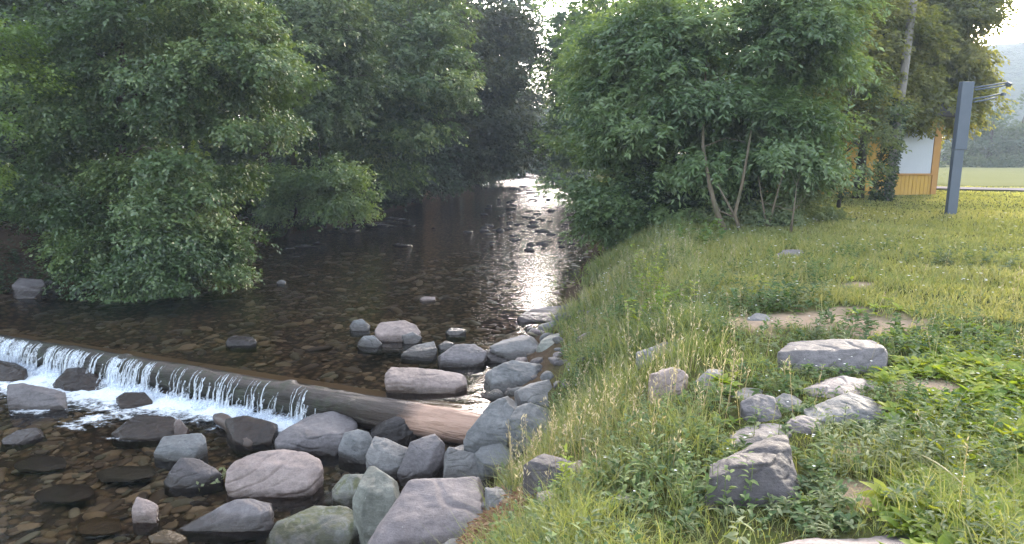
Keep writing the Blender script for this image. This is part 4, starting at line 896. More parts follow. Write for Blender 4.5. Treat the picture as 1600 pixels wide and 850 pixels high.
# low dark undergrowth along the left waterline
make_tree('waterside_shrub', 'dark shrub drooping into the shade under the layered tree', 'shrub', gz(-6.3, 33), stem_line(-6.3, 33, 1.6), .06,
  [LB(640,275,33,70,1.6,22), LB(590,290,32,40,1.4,20)], DARKL_M, BARK_M, boughs=40, sprays=22, leaves=11, leaf=(.12, .18), bough_r=.6, spray_len=.5, group='shrubs along the stream', seed=21)
make_tree('waterside_shrub', 'olive shrub at the waterline below the dense olive tree', 'shrub', gz(-4.4, 48), stem_line(-4.4, 48, 1.8), .06,
  [LB(740,255,47,70,2,18)], OLIVE_M, BARK_M, boughs=36, sprays=20, leaves=11, leaf=(.16, .22), bough_r=.8, spray_len=.6, group='shrubs along the stream', seed=22)
for i, (px, py, y, rx, rz, lab) in enumerate([(690, 262, 44, 60, 26, 'dark shrub with foliage down to the water left of the glittering riffle'), (752, 252, 58, 42, 24, 'dim shrub at the waterline where the riffle narrows'), (792, 246, 80, 30, 16, 'hazy shrub at the waterline near the end of the river'), (600, 285, 38, 60, 24, 'dark shrub above the stony shaded shore'), (880, 262, 60, 30, 20, 'dim shrub on the right waterline beside the far riffle')]):
    q = at_y(px, py, y); x = q[0]
    make_tree('waterside_shrub', lab, 'shrub', gz(x, y), stem_line(x, y, 1.6), .06, [LB(px, py, y, rx, 2, rz), LB(px + 8, py + 8, y - 2, rx * .8, 1.5, rz * .6)], DARKL_M, BARK_M, boughs=60, sprays=22, leaves=11, leaf=(.14 * y / 44, .2 * y / 44), bough_r=.6 * y / 44, spray_len=.5, group='shrubs along the stream', seed=230 + i)
for i, (px, y, lab) in enumerate([(640, 62, 'low shadowy thicket behind the layered tree far left of the riffle'), (690, 78, 'low shadowy thicket behind the dense olive tree'), (735, 95, 'low shadowy thicket where the left bank fades away'), (560, 52, 'low shadowy thicket behind the stony shaded shore')]):
    q = at_y(px, 240, y); x = q[0]; k_ = y / 60
    make_tree('bank_thicket', lab, 'shrub', gz(x, y), stem_line(x, y, 3), .08, [LB(px, 228, y, 60, 3, 34), LB(px - 50, 232, y + 3, 50, 3, 30)], DARKL_M, BARK_M, boughs=90, sprays=20, leaves=11, leaf=(.22 * k_, .32 * k_), bough_r=1.1 * k_, spray_len=.8, group='shrubs along the stream', seed=260 + i, limbs=4)
# end of the corridor
for i, (px, y, hh, rx, m, lab) in enumerate([(815, 105, 200, 40, FAR_M, 'misty tree closing the river view just left of its end'), (850, 112, 152, 32, FAR_M, 'misty low tree right behind the end of the bright water'), (915, 95, 120, 40, FAR_M, 'tall misty tree on the right bank near the end of the river'), (760, 118, 110, 45, FAR_M, 'tall misty tree on the left bank near the end of the river')]):
    q = at_y(px, 250, y); x = q[0]
    make_tree('distant_tree', lab, 'tree', (x, y, tz(x, y) - .2), [(x, y, tz(x, y) - .3), (x, y, 4), (x, y, 8)], .3,
      [LB(px, (hh + 255) / 2, y, rx, 4, (255 - hh) / 2), LB(px - 10, 240, y - 3, rx, 4, 20)], m, BARK_M, boughs=120, sprays=18, leaves=10, leaf=(.4, .6), bough_r=1.5, spray_len=1.2, group=TG, seed=30 + i, limbs=5)
# right bank
make_tree('riverside_tree', 'tall green tree on the right bank hanging over the far bright water', 'tree', gz(7.2, 42), stem_line(7.2, 42, 13, (-.5, 0)), .25,
  [LB(926,98,42,60,3,74), LB(900,150,43,45,2.6,70), LB(960,160,42,70,2.6,80), LB(890,222,44,42,2.4,26), LB(864,80,43,10,.6,40), LB(905,8,42,36,1.6,22)], ASH_M, BARK_M, boughs=230, sprays=22, leaves=12, leaf=(.18, .28), bough_r=1.0, spray_len=.7, group=TG, seed=41, tintb=(0, .7))
make_tree('riverside_tree', 'green tree with layered boughs behind the ash on the right bank', 'tree', gz(5.6, 25.5), stem_line(5.6, 25.5, 10), .2,
  [LB(985,45,25,80,1.9,70), LB(1010,180,24,90,1.8,90), LB(930,180,24.5,50,1.4,60), LB(1080,40,26,110,2,100)], ASH_M, BARK_M, boughs=260, sprays=22, leaves=12, leaf=(.12, .19), bough_r=.75, spray_len=.5, flat=.35, group=TG, seed=42, tintb=(0, .8))
make_tree('overhanging_shrub', 'shrub with bright green leafy sprays hanging over the right of the riffle', 'shrub', gz(4.2, 18.8), stem_line(4.2, 18.8, 2.4, (-.5, -.2)), .06,
  [LB(970,215,18.5,75,1.1,34), LB(945,280,18,60,1.0,40), LB(1000,320,17.5,80,1.1,45), LB(1045,345,16.6,60,.8,28), LB(960,345,17.4,50,.8,25), LB(925,135,20,30,.6,14)], ASH_M, BARK_M, boughs=140, sprays=20, leaves=12, leaf=(.09, .15), wl=.5, bough_r=.45, spray_len=.42, flat=.28, droop=.3, group='shrubs along the stream', seed=43, tintb=(.15, 1))
def stems(px, py, tops, r):
    b = hit(px, py); return [([tuple(b - [0, 0, .05])] + [tuple(at_y(a, c_, b[1] + d)) for a, c_, d in tp], r_) for tp, r_ in tops]
sb_ = hit(1135, 362)
make_tree('ash_tree', 'many stemmed ash with pale bare stems at the grass edge, feathery leaves above', 'tree', tuple(sb_ - [0, 0, .05]), [tuple(sb_ - [0, 0, .08]), tuple(at_y(1118, 325, sb_[1])), tuple(at_y(1108, 285, sb_[1] + .1)), tuple(at_y(1098, 230, sb_[1] + .6)), tuple(at_y(1100, 150, sb_[1] + 1.3)), tuple(at_y(1110, 20, sb_[1] + 1.9))], .06,
  [LB(1110,80,16.5,160,1.7,110), LB(1215,100,16.2,75,1.4,115), LB(1080,190,16.0,100,1.4,75), LB(1180,215,15.4,120,1.2,55), LB(1262,205,16.2,36,.9,75), LB(1000,110,17,80,1.4,100), LB(1270,30,17,50,1.2,60)], ASH_M, BARKP_M,
  boughs=360, sprays=28, leaves=14, leaf=(.1, .19), wl=.36, bough_r=.5, spray_len=.55, flat=.36, droop=.6, group=TG, seed=44, inner=.15,
  extra_trunks=stems(1158, 362, [([(1148, 335, .0), (1160, 285, .1), (1168, 240, .4), (1185, 130, 1.6)], .045), ([(1152, 345, .1), (1130, 305, .2), (1120, 285, .3)], .035), ([(1150, 340, .1), (1125, 330, .3), (1105, 290, .4)], .03)], 0)
   + stems(1200, 358, [([(1207, 330, .1), (1216, 295, .2), (1226, 265, .2)], .03), ([(1190, 310, .1), (1185, 275, .2)], .025)], 0))
make_tree('low_shrub', 'pale leaved shrub at the foot of the many stemmed ash', 'shrub', tuple(hit(1235, 365)), [tuple(hit(1235, 365)), tuple(at_y(1240, 330, hit(1235, 365)[1])), tuple(at_y(1245, 290, hit(1235, 365)[1]))], .025,
  [LB(1240,335,15.3,45,.6,30), LB(1285,300,15.8,30,.6,50), LB(1200,350,15,40,.5,18), LB(1260,260,16,40,.6,40), LB(1175,335,15.8,45,.5,26), LB(1095,352,15.8,36,.5,18)], SAGE_M, BARKP_M, boughs=84, sprays=16, leaves=10, leaf=(.06, .11), bough_r=.32, spray_len=.3, group='shrubs along the stream', seed=45, limbs=10)
make_tree('dark_thicket', 'dark shady shrub under the ash between its stems and the water', 'shrub', gz(5.0, 18), stem_line(5.0, 18, 1.6), .05,
  [LB(1050,310,17.8,80,1.2,50), LB(1120,290,18.6,90,1.0,60), LB(1200,280,18.8,90,1.0,60)], DARKL_M, BARK_M, boughs=120, sprays=22, leaves=12, leaf=(.11, .17), bough_r=.55, spray_len=.4, group='shrubs along the stream', seed=46, tintb=(0, .5))
make_tree('roadside_tree', 'golden green tree between the ash and the utility pole', 'tree', gz(12.2, 23.8), stem_line(12.2, 23.8, 9), .16,
  [LB(1330,50,23.6,80,1.4,90), LB(1385,110,24.0,60,1.2,80), LB(1330,150,23.2,50,1.0,40), LB(1290,130,22,60,1.2,80), LB(1400,30,24.2,60,1.0,70)], GOLD_M, BARK_M, boughs=220, sprays=22, leaves=12, leaf=(.11, .17), bough_r=.5, spray_len=.45, group=TG, seed=47)
make_tree('leafy_sapling', 'loose sapling with scattered pale leaves screening the left of the yellow hut', 'tree', gz(9.4, 19.4), stem_line(9.4, 19.4, 4), .05,
  [LB(1310,230,19.2,55,.8,60), LB(1350,170,20,55,.8,60), LB(1300,290,18.8,40,.6,30), LB(1385,190,20.3,28,.5,26)], SAGE_M, BARK_M, boughs=15, sprays=26, leaves=10, leaf=(.09, .15), bough_r=.42, spray_len=.45, group=TG, seed=49)
make_tree('roadside_tree', 'tall golden green tree drooping over the yellow hut', 'tree', gz(16.6, 30), stem_line(16.6, 30, 11), .25,
  [LB(1440,50,27.5,75,2.4,80), LB(1470,40,28,46,2.0,70), LB(1445,150,27,58,2.0,48), LB(1488,140,27.6,24,1.2,66), LB(1400,60,28,60,2,90), LB(1435,158,24.7,46,.7,22)], GOLD_M, BARK_M, boughs=260, sprays=24, leaves=12, leaf=(.14, .21), bough_r=.72, spray_len=.6, droop=.6, hang=.3, group=TG, seed=48)
# far treeline beyond the meadow
for i, (px, top, rx) in enumerate([(1545, 170, 36), (1590, 148, 40), (1640, 150, 45), (1700, 160, 45), (1770, 150, 50), (1505, 185, 30)]):
    y = 74 + 3 * (i % 3); q = at_y(px, 250, y); x = q[0]; z0 = tz(x, y)
    lab = ['misty blue tree beyond the meadow just right of the sign post', 'tallest misty tree beyond the meadow at the right edge of the photo', 'misty trees past the right edge beyond the meadow', 'misty trees past the right edge beyond the meadow', 'misty trees past the right edge beyond the meadow', 'misty tree beyond the meadow half hidden behind the sign post'][i]
    make_tree('distant_tree', lab, 'tree', (x, y, z0 - .1), [(x, y, z0 - .2), (x, y, z0 + 3), (x, y, z0 + 5)], .25, [LB(px, (top + 252) / 2, y, rx, 2.6, (252 - top) / 2), LB(px + 12, 225, y, rx, 2.4, 28)], FAR_M, BARK_M,
      boughs=60, sprays=18, leaves=10, leaf=(.22, .32), bough_r=1.1, spray_len=.8, group='misty trees beyond the meadow', seed=60 + i, limbs=5)
t = NT('hedge_m')
mh = make_tree('field_hedge', 'low misty hedge along the far side of the meadow', 'hedge', (46, 68, tz(46, 68)), [(46, 68, 1), (46, 68, 1.6), (46, 68, 2)], .05, [LB(px, 254, 68, 50, 1.2, 9) for px in range(1500, 2000, 60)], FAR_M, BARK_M, boughs=120, sprays=16, leaves=10, leaf=(.15, .22), bough_r=.7, spray_len=.5, seed=70, limbs=2)

# ------------------------------------------------------------------ hut, shed, pole, sign post
def paint(name, a, b, plank=True, rough=.7):
    t = NT(name); o_ = t.obj(); n1 = t.noise(3, 5, .65, t.mapv(o_, (14, 14, 1.2)), .4); n2 = t.noise(2, 4, .6, o_)
    return t.done(t.pbr(t.mix(t.math('MULTIPLY', t.math('ADD', n1, n2), .5), a, b), rough, t.bump(n1, .4, .01), .3))
YEL_M = paint('yellow_boards', (.42, .24, .05), (.62, .39, .1)); OCH_M = paint('ochre_boards', (.35, .18, .06), (.5, .28, .1)); WHT_M = paint('white_panel', (.42, .44, .5), (.55, .57, .62))
RED_M = paint('red_boards', (.13, .035, .035), (.22, .07, .06)); ROOF_M = paint('roof_felt', (.05, .045, .045), (.1, .09, .085))
hx0, hx1, hy, hz = 10.1, 15.95, 25.5, tz(14, 25.5) - .05
hut = empty('garden_hut', (13.2, hy, hz), 'yellow boarded hut with a white panel, half hidden by trees', 'hut')
def local(mb, name, mat, parent, org, bevel=0, smooth=False):
    mb.v = [tuple(Vector(q) - Vector(org)) for q in mb.v]; return mb.build(name, mat, parent, smooth, bevel)
O = (13.2, hy, hz)
mb = MB(); nb = 40
for i in range(nb):
    x = hx0 + (i + .5) * (hx1 - hx0) / nb; mb.box((x, hy + random.uniform(-.004, .004), hz + 1.5), ((hx1 - hx0) / nb - .012, .04, 3.0))
local(mb, 'front_wall', YEL_M, hut, O)
mb = MB(); mb.box(((hx0 + hx1) / 2, hy + 2.1, hz + 1.5), (hx1 - hx0 - .02, 4.1, 2.98)); local(mb, 'wall_core', OCH_M, hut, O)
for x in (hx0 + .06, hx1 - .09):
    mb = MB(); mb.box((x, hy - .045, hz + 1.5), (.2, .05, 3.02)); local(mb, 'corner_board', OCH_M, hut, O, .006)
mb = MB(); mb.box((14.9, hy - .05, hz + 1.66), (1.55, .05, 1.6)); local(mb, 'white_panel', WHT_M, hut, O, .008)
mb = MB()
for (cx_, cz_, w_, h_) in ((14.9, 2.49, 1.7, .07), (14.9, .83, 1.7, .07), (14.08, 1.66, .06, 1.6), (15.72, 1.66, .06, 1.6)): mb.box((cx_, hy - .06, hz + cz_), (w_, .06, h_))
local(mb, 'panel_frame', OCH_M, hut, O, .006)
mb = MB(); rz_ = hz + 3.05
for s_ in (-1, 1):
    mb.box(((hx0 + hx1) / 2, hy + 2.1 + s_ * 1.35, rz_ + .5), (hx1 - hx0 + .6, 3.0, .09), 0, ('X', -s_ * .42))
local(mb, 'roof', ROOF_M, hut, O)
shed = empty('red_shed', (17.6, 29.2, tz(17.6, 29.2)), 'dark red shed corner behind the yellow hut next to the sign post', 'shed')
O2 = (17.6, 29.2, tz(17.6, 29.2) - .05); mb = MB()
for i in range(12): mb.box((16.95 + i * .12, 29.2, O2[2] + 1.1), (.105, .04, 2.2))
local(mb, 'front_wall', RED_M, shed, O2)
mb = MB(); mb.box((17.6, 30.3, O2[2] + 1.08), (1.4, 2.1, 2.14)); local(mb, 'wall_core', RED_M, shed, O2)
mb = MB(); mb.box((17.6, 30.2, O2[2] + 2.28), (1.7, 2.6, .08), 0, ('X', .12)); local(mb, 'roof', ROOF_M, shed, O2)
# utility pole with ivy
pb = hit(1387, 314); pt = at_y(1427, 0, pb[1] + .1)
dirp = (pt - pb); POLE_M = bark_mat('pole_wood', (.16, .145, .135), (.34, .31, .29))
pole = empty('utility_pole', tuple(pb - [0, 0, .1]), 'weathered grey utility pole rising beside the yellow hut', 'pole')
mb = MB(); mb.tube([tuple(dirp * u) for u in np.linspace(0, 1.35, 9)], [.15 - .006 * i for i in range(9)], 12, .02); mb.build('post', POLE_M, pole, True)
mb = MB(); top = dirp * 1.28; mb.box(tuple(top), (1.6, .1, .1)); mb.build('crossarm', POLE_M, pole, False, .008)
g = np.random.default_rng(91); n = 2600
hh = g.random(n) ** 1.3 * 3.4; ang = g.uniform(0, 6.28, n); rad = .16 + .2 * g.random(n) * (1 - hh / 4.2) ** .5
Pp = np.c_[np.cos(ang) * rad - .25 * (1 - hh / 3.6), np.sin(ang) * rad, hh] + np.outer(hh / dirp[2], dirp) * [1, 1, 0]
out = np.c_[np.cos(ang), np.sin(ang), np.full(n, -.4)]
V, Fc = leaf_cards(Pp, unit(out + g.normal(0, .5, (n, 3))), unit(out * [1, 1, 0] + [0, 0, .7] + g.normal(0, .4, (n, 3))), g.uniform(.07, .13, n), g.uniform(.06, .1, n))
mobj('ivy', npmesh('ivy', V, Fc, [DARKL_M], {'tint': ('FACE', np.repeat(g.random(n), 2))}), pole)
# sign post: two stacked flat steel boxes, thin rods at the head
t = NT('steel_blue'); o_ = t.obj(); n1 = t.noise(5, 4, .6, o_)
STEEL_M = t.done(t.pbr(t.mix(n1, (.085, .105, .14), (.12, .14, .18)), t.mix(n1, (.4, .4, .4), (.6, .6, .6)), None, .4, .2))
sb0 = hit(1485, 336); sgn = empty('sign_post', tuple(sb0 - [0, 0, .06]), 'tall slate blue steel post with thin rods at its head on the lawn', 'post')
yS = sb0[1]; ztop = at_y(1515, 128, yS)[2] - sb0[2] + .06; zm = at_y(1500, 234, yS)[2] - sb0[2] + .06
mb = MB(); mb.box((0, 0, zm / 2), (.25, .13, zm)); mb.build('lower_column', STEEL_M, sgn, False, .012)
mb = MB(); mb.box((.02, -.008, (zm + ztop) / 2 + .002), (.3, .16, ztop - zm)); mb.build('upper_column', STEEL_M, sgn, False, .012)
for k, (dz, ln) in enumerate(((.14, .78), (.2, .82), (.42, .66), (.5, .6))):
    mb = MB(); mb.tube([(.2, -.03 - .05 * (k % 2), ztop - dz), (.25 + ln * .5, -.03, ztop - dz + .06), (.25 + ln, 0, ztop - dz + .13)], [.022, .02, .018], 8); mb.build('rod', STEEL_M, sgn, True)
mb = MB(); mb.box((1.08, 0, ztop - .06), (.1, .12, .1), .4, ('X', .5)); mb.box((.98, 0, ztop - .3), (.09, .09, .07), .3); mb.build('rod_clamp', STEEL_M, sgn, False, .01)

# ------------------------------------------------------------------ grass and weeds on the right bank
def field_pts(n, r0, r1, a0, a1, seed, power=1.0):
    g = np.random.default_rng(seed); r = r0 + (r1 - r0) * g.random(n) ** power; a = g.uniform(R(a0), R(a1), n)
    return np.c_[r * np.sin(a), r * np.cos(a)]
LIT = hit(762, 832)
def on_bank(P, dmin=.35):
    x, y = P[:, 0], P[:, 1]; d = x - xR(y); g = np.random.default_rng(len(P))
    keep = (d > np.maximum(dmin, np.interp(y, [0, 4, 7, 10, 13.5], [1.25, 1.25, .85, .3, 0])) + .35 * fbm(x * 1.5, y * 1.5, 0, 91, 2)) & (bare(x, y) < .35 + .5 * g.random(len(x)) * (bare(x, y) < .8))
    keep &= ~((x > hx0 - .1) & (x < hx1 + .1) & (y > hy - .1) & (y < hy + 4.3)) & ~inside_rocks(x, y, None, -.06) & (np.hypot((x - LIT[0]) / .3, (y - LIT[1]) / .3) > 1)
    return keep
GRASSROCKS = [r for r in ROCKS if r[0].get('group') == GG]
def near_stones(x, y, reach=.22):
    m = np.zeros(len(x))
    for (o, H, *_r) in GRASSROCKS:
        c0 = H.mean(0); q = c0 * .985; rad = np.hypot(*(H.max(0) - H.min(0))) * .45
        m = np.maximum(m, 1 - sstep(rad * .8, rad + reach, np.hypot(x - q[0], y - q[1])))
    return m
def blades(name, P, h, w, mat, tint, lean=.35, label=None):
    g = np.random.default_rng(len(P)); n = len(P); z = terrain(P[:, 0], P[:, 1]) - .01
    a = g.uniform(0, 6.283, n); ld = np.c_[np.cos(a), np.sin(a)] * (h * lean * g.uniform(.2, 1.6, n))[:, None]; fa = g.uniform(0, 6.283, n); sx = np.c_[np.cos(fa), np.sin(fa)] * (w / 2)[:, None]
    b = np.c_[P, z]; m = np.c_[P + ld * .35, z + h * .6]; tp = np.c_[P + ld, z + h * g.uniform(.8, 1.0, n)]
    s3 = np.c_[sx, np.zeros(n)]
    V = np.stack([b - s3, b + s3, m - s3 * .75, m + s3 * .75, tp], 1).reshape(-1, 3); o_ = np.arange(n)[:, None] * 5
    Fc = np.concatenate([o_ + np.array([q]) for q in ([0, 1, 3], [0, 3, 2], [2, 3, 4])], 1).reshape(-1, 3)
    ob = mobj(name, npmesh(name, V, Fc, [mat], {'tint': ('FACE', np.repeat(np.clip(tint, 0, 1), 3))}))
    return tag(ob, kind='stuff')
# tall bank grass
P = field_pts(215000, 2.0, 17, -42, 58, 1, 1.15); P = P[on_bank(P)]; x, y = P[:, 0], P[:, 1]; r = np.hypot(x, y); g = np.random.default_rng(2)
d = x - xR(y); patch = fbm(x * .8, y * .8, 0, 120, 3); tallness = np.clip(.55 + .8 * patch + .5 * (d < 2.6) - .35 * sstep(6, 11, r) * (d > 2.5), .15, 1.3)
keep = g.random(len(P)) < np.clip(.62 + .8 * fbm(x * 1.9, y * 1.9, 0, 130, 3), .15, 1); P, x, y, r, tallness, patch = P[keep], x[keep], y[keep], r[keep], tallness[keep], patch[keep]
n = len(P); h = (.05 + .2 * tallness * g.uniform(.35, 1.2, n)) * (1 - .35 * sstep(2.0, 3.0, x) * (r < 9)) * (1 - .6 * near_stones(x, y)); w = np.maximum(.0045, .0011 * r) * g.uniform(.7, 1.4, n)
blades('grass', P, h, w, GRASS_M, .42 + .5 * fbm(x * .6, y * .6, 0, 140, 3) + g.normal(0, .2, n) + .12 * sstep(5, 11, r), .75)
# mown lawn further back
P = field_pts(190000, 8, 48, 4, 54, 3, 1.25); P = P[on_bank(P, .7) ]; x, y = P[:, 0], P[:, 1]; r = np.hypot(x, y)
pathd = np.interp(x, [14, 19.5, 26, 40, 80], [33.5, 29.6, 26.5, 23.5, 18]); keep = (np.abs(y - pathd + .5) > 1.9) | (x < 14); keep &= ~((x > 14) & (x * .55 + y > 43)); P, x, y, r = P[keep], x[keep], y[keep], r[keep]
n = len(P); g = np.random.default_rng(4)
blades('lawn_grass', P, (.06 + .07 * (fbm(x * .5, y * .5, 0, 150, 3) + .6)) * g.uniform(.6, 1.3, n) * (1 - .5 * sstep(18, 25, r)), np.maximum(.006, .0013 * r) * g.uniform(.7, 1.4, n), LAWN_M, .5 + .45 * fbm(x * .35, y * .35, 0, 160, 3) + g.normal(0, .18, n), .6)
# soft pale tall grass in drifts along the bank edge
PALE_M = leaf_mat('pale_grass', (.16, .19, .085), (.27, .27, .15), (.4, .36, .25), .45, .6, .02)
P = field_pts(120000, 2.6, 13, -30, 42, 8, 1.1); P = P[on_bank(P, .35)]; x, y = P[:, 0], P[:, 1]; g = np.random.default_rng(9)
dr_ = np.clip(1.5 * fbm(x * .9 + 9, y * .9, 0, 280, 3) + .35 * np.exp(-((x - xR(y) - 1.5) / 1.1) ** 2) - .02, 0, .8) * (1 - .9 * near_stones(x, y)) * (.05 + .55 * (1 - sstep(1.7, 2.7, x - xR(y)))); keep = g.random(len(P)) < dr_; P, x, y = P[keep], x[keep], y[keep]; n = len(P)
blades('pale_grass', P, g.uniform(.12, .33, n), np.maximum(.0028, .0007 * np.hypot(x, y)), PALE_M, g.normal(.5, .25, n), .55)
# pale seed heads
P = field_pts(26000, 3.3, 13, -30, 40, 5, 1.1); P = P[on_bank(P, .4)]; x, y = P[:, 0], P[:, 1]; d = x - xR(y); g = np.random.default_rng(6)
cen = [(at_z(960, 680, .95), .8), (at_z(900, 560, .6), .7), (at_z(850, 800, .7), .6), (at_z(930, 450, .8), 1.2), (at_z(1010, 440, 1.1), 1.0), (at_z(1050, 660, 1.1), .5), (at_z(1000, 560, 1.0), .7)]
pr = np.zeros(len(P)) + .05
for q, rr in cen: pr = np.maximum(pr, np.exp(-(((x - q[0]) ** 2 + (y - q[1]) ** 2) / rr ** 2)))
keep = g.random(len(P)) < pr * .15; P = P[keep]; n = len(P); x, y = P[:, 0], P[:, 1]; z = terrain(x, y)
hs = g.uniform(.22, .5, n); az = g.uniform(0, 6.28, n); ln = g.uniform(.05, .3, n) * hs; tip = np.c_[x + np.cos(az) * ln, y + np.sin(az) * ln, z + hs]
fa = g.uniform(0, 6.28, n); sx = np.c_[np.cos(fa), np.sin(fa), np.zeros(n)] * .0016
b0 = np.c_[x, y, z]; V1 = np.stack([b0 - sx, b0 + sx, tip + sx * .7, tip - sx * .7], 1).reshape(-1, 3); F1 = (np.arange(n)[:, None] * 4 + np.array([[0, 1, 2]])), (np.arange(n)[:, None] * 4 + np.array([[0, 2, 3]]))
K = 9; tt = g.uniform(.68, 1.02, (n, K)); pp = (b0[:, None] + (tip - b0)[:, None] * tt[..., None] + g.normal(0, .008, (n, K, 3))).reshape(-1, 3)
V2, F2 = leaf_cards(pp, unit(g.normal(0, .5, (n * K, 3)) + [0, 0, .9]), unit(g.normal(0, 1, (n * K, 3))), g.uniform(.015, .04, n * K), g.uniform(.004, .009, n * K), .1)
V = np.concatenate([V1, V2]); Fc = np.concatenate([F1[0], F1[1], F2 + len(V1)])
tn = np.concatenate([np.tile(g.random(n) * .4, 2), np.repeat(g.uniform(.3, 1, n * K), 2)])
tag(mobj('seeding_grass', npmesh('seeding_grass', V, Fc, [DRY_M], {'tint': ('FACE', tn)})), kind='stuff')

def weeds(P, hgt, nl, lsize, wl, g, style='upright', bend=.35):
    """leafy stems at P; returns V,F,plant index of each face"""
    n = len(P); k = nl; z = terrain(P[:, 0], P[:, 1]); az = g.uniform(0, 6.28, (n, k)); u = (np.arange(k)[None] + g.random((n, k))) / k
    leanx = g.normal(0, .18, (n, 2))
    if style == 'rosette': u = u * .12
    hh = hgt[:, None] * u
    px_ = P[:, 0][:, None] + leanx[:, 0][:, None] * hh; py_ = P[:, 1][:, None] + leanx[:, 1][:, None] * hh; pz_ = z[:, None] + hh
    pos = np.stack([px_, py_, pz_], -1).reshape(-1, 3); az = az.ravel(); uu = u.ravel()
    up = g.uniform(.25, .9, n * k) if style != 'rosette' else g.uniform(.35, 1.4, n * k)
    Dv = unit(np.c_[np.cos(az), np.sin(az), up]); Nv = unit(np.c_[-np.cos(az) * .5, -np.sin(az) * .5, np.ones(n * k)] + g.normal(0, .25, (n * k, 3)))
    Ls = (lsize[:, None] * g.uniform(.6, 1.25, (n, k)) * (1.1 - .5 * (u if style != 'rosette' else 0 * u))).ravel()
    V, Fc = leaf6(pos, Dv, Nv, Ls, Ls * wl, bend * g.uniform(.3, 1.6, n * k))
    return V, Fc, np.repeat(np.arange(n), k * 8)
def weed_stuff(name, P, h, nl, ls, wl, mat, seed, style='upright', tb=(0, 1), bend=.35):
    g = np.random.default_rng(seed); V, Fc, pi = weeds(P, h, nl, ls, wl, g, style, bend); n = len(P); pt = g.uniform(tb[0], tb[1], n)
    leaf_t = np.repeat(g.normal(0, .12, n * nl), 8)
    return tag(mobj(name, npmesh(name, V, Fc, [mat], {'tint': ('FACE', np.clip(pt[pi] + leaf_t, 0, 1))})), kind='stuff')
def select(P, f, seed):
    g = np.random.default_rng(seed); return P[g.random(len(P)) < f(P[:, 0], P[:, 1])]
P = field_pts(18000, 2.0, 13, -30, 58, 10, 1.2); P = P[on_bank(P, .3)]
P = select(P, lambda x, y: np.clip(.15 + 1.3 * fbm(x * .9, y * .9, 0, 200, 3) + .25 * (x - xR(y) < 2.6) + .3 * (x - xR(y) < 2.2) * (y > 7), .02, .8), 11); g = np.random.default_rng(12); n = len(P)
weed_stuff('undergrowth', P, g.uniform(.08, .26, n) * (1 - .65 * near_stones(P[:, 0], P[:, 1])), 11, g.uniform(.035, .075, n), .42, WEED_M, 13, tb=(.15, .9))
P = field_pts(11000, 2.0, 9, -20, 58, 14, 1.1); P = P[on_bank(P, .5)]
P = select(P, lambda x, y: np.clip(.1 + 1.2 * fbm(x * .8 + 40, y * .8, 0, 220, 3) + .4 * np.exp(-((x - 1.6) ** 2 + (y - 2.9) ** 2) / .5), .02, .7), 15); g = np.random.default_rng(16); n = len(P)
weed_stuff('sage_undergrowth', P, g.uniform(.08, .24, n) * (1 - .65 * near_stones(P[:, 0], P[:, 1])), 12, g.uniform(.04, .085, n), .3, SAGE_M, 17, tb=(.1, .9))
# bright broad leaved ground cover on the right
P = field_pts(17000, 2.3, 9.5, 18, 60, 18, 1.1); P = P[on_bank(P, 1)]
def gc(x, y):
    px = 800 + 1050 * x / (y * CP + 1.6 * SP); rr = np.hypot(x, y)
    return np.clip(sstep(1370, 1470, px + 90 * fbm(x * 1.5, y * 1.5, 0, 240, 3)) * (1 - sstep(5.0, 8.0, rr)) + .16 * fbm(x, y, 0, 250, 2), 0, 1) * .9
P = select(P, gc, 19); g = np.random.default_rng(20); n = len(P)
weed_stuff('ground_cover', P, g.uniform(.1, .3, n), 9, g.uniform(.05, .105, n), .45, LIME_M, 21, 'rosette', (.1, 1), .5)
# plants that stand out one by one
def plant(name, label, px, py, kind, h, n, nl, ls, wl, mat, spread, seed, style='upright', tb=(.2, .9), bend=.35, group=None):
    b = hit(px, py); g = np.random.default_rng(seed); root = empty(name, tuple(b - [0, 0, .02]), label, kind, group)
    P = np.c_[b[0] + g.normal(0, spread, n), b[1] + g.normal(0, spread, n)]
    V, Fc, pi = weeds(P, np.full(n, h) * g.uniform(.6, 1.1, n), nl, np.full(n, ls), wl, g, style, bend); pt = g.uniform(*tb, n)
    mobj('leaves', npmesh('leaves', V - (b - [0, 0, .02]), Fc, [mat], {'tint': ('FACE', np.clip(pt[pi] + np.repeat(g.normal(0, .12, n * nl), 8), 0, 1))}), root)
    if style != 'rosette':
        for q in P:
            mb = MB(); mb.tube([(q[0] - b[0], q[1] - b[1], tz(*q) - b[2]), (q[0] - b[0], q[1] - b[1], tz(*q) - b[2] + h * .8)], [.003, .0015], 5); mb.build('stem', STEM_M, root)
    return root
PG = 'weeds standing out of the bank grass'
plant('tall_weed', 'tall bright yellow green weed at the top of the stream bank', 1028, 455, 'plant', .75, 7, 20, .1, .32, LIME_M, .1, 301, group=PG, tb=(.5, 1))
plant('leafy_weed', 'dark green bushy weed beside the bare earth patch', 1212, 482, 'plant', .3, 14, 14, .11, .5, WEED_M, .2, 302, group=PG, tb=(0, .5))
plant('leafy_weed', 'bluish green flattened weed clump in the lawn below the sign post', 1510, 415, 'plant', .3, 16, 12, .12, .4, SAGE_M, .3, 303, group=PG, tb=(0, .5))
plant('leafy_weed', 'broad green weed mass on the bank left of the tall yellow green weed', 965, 500, 'plant', .36, 18, 14, .1, .5, WEED_M, .25, 304, group=PG, tb=(.4, 1))
plant('leafy_weed', 'bright green weed mass just below the tall yellow green weed', 1025, 500, 'plant', .4, 16, 14, .11, .5, LIME_M, .2, 305, group=PG, tb=(0, .7))
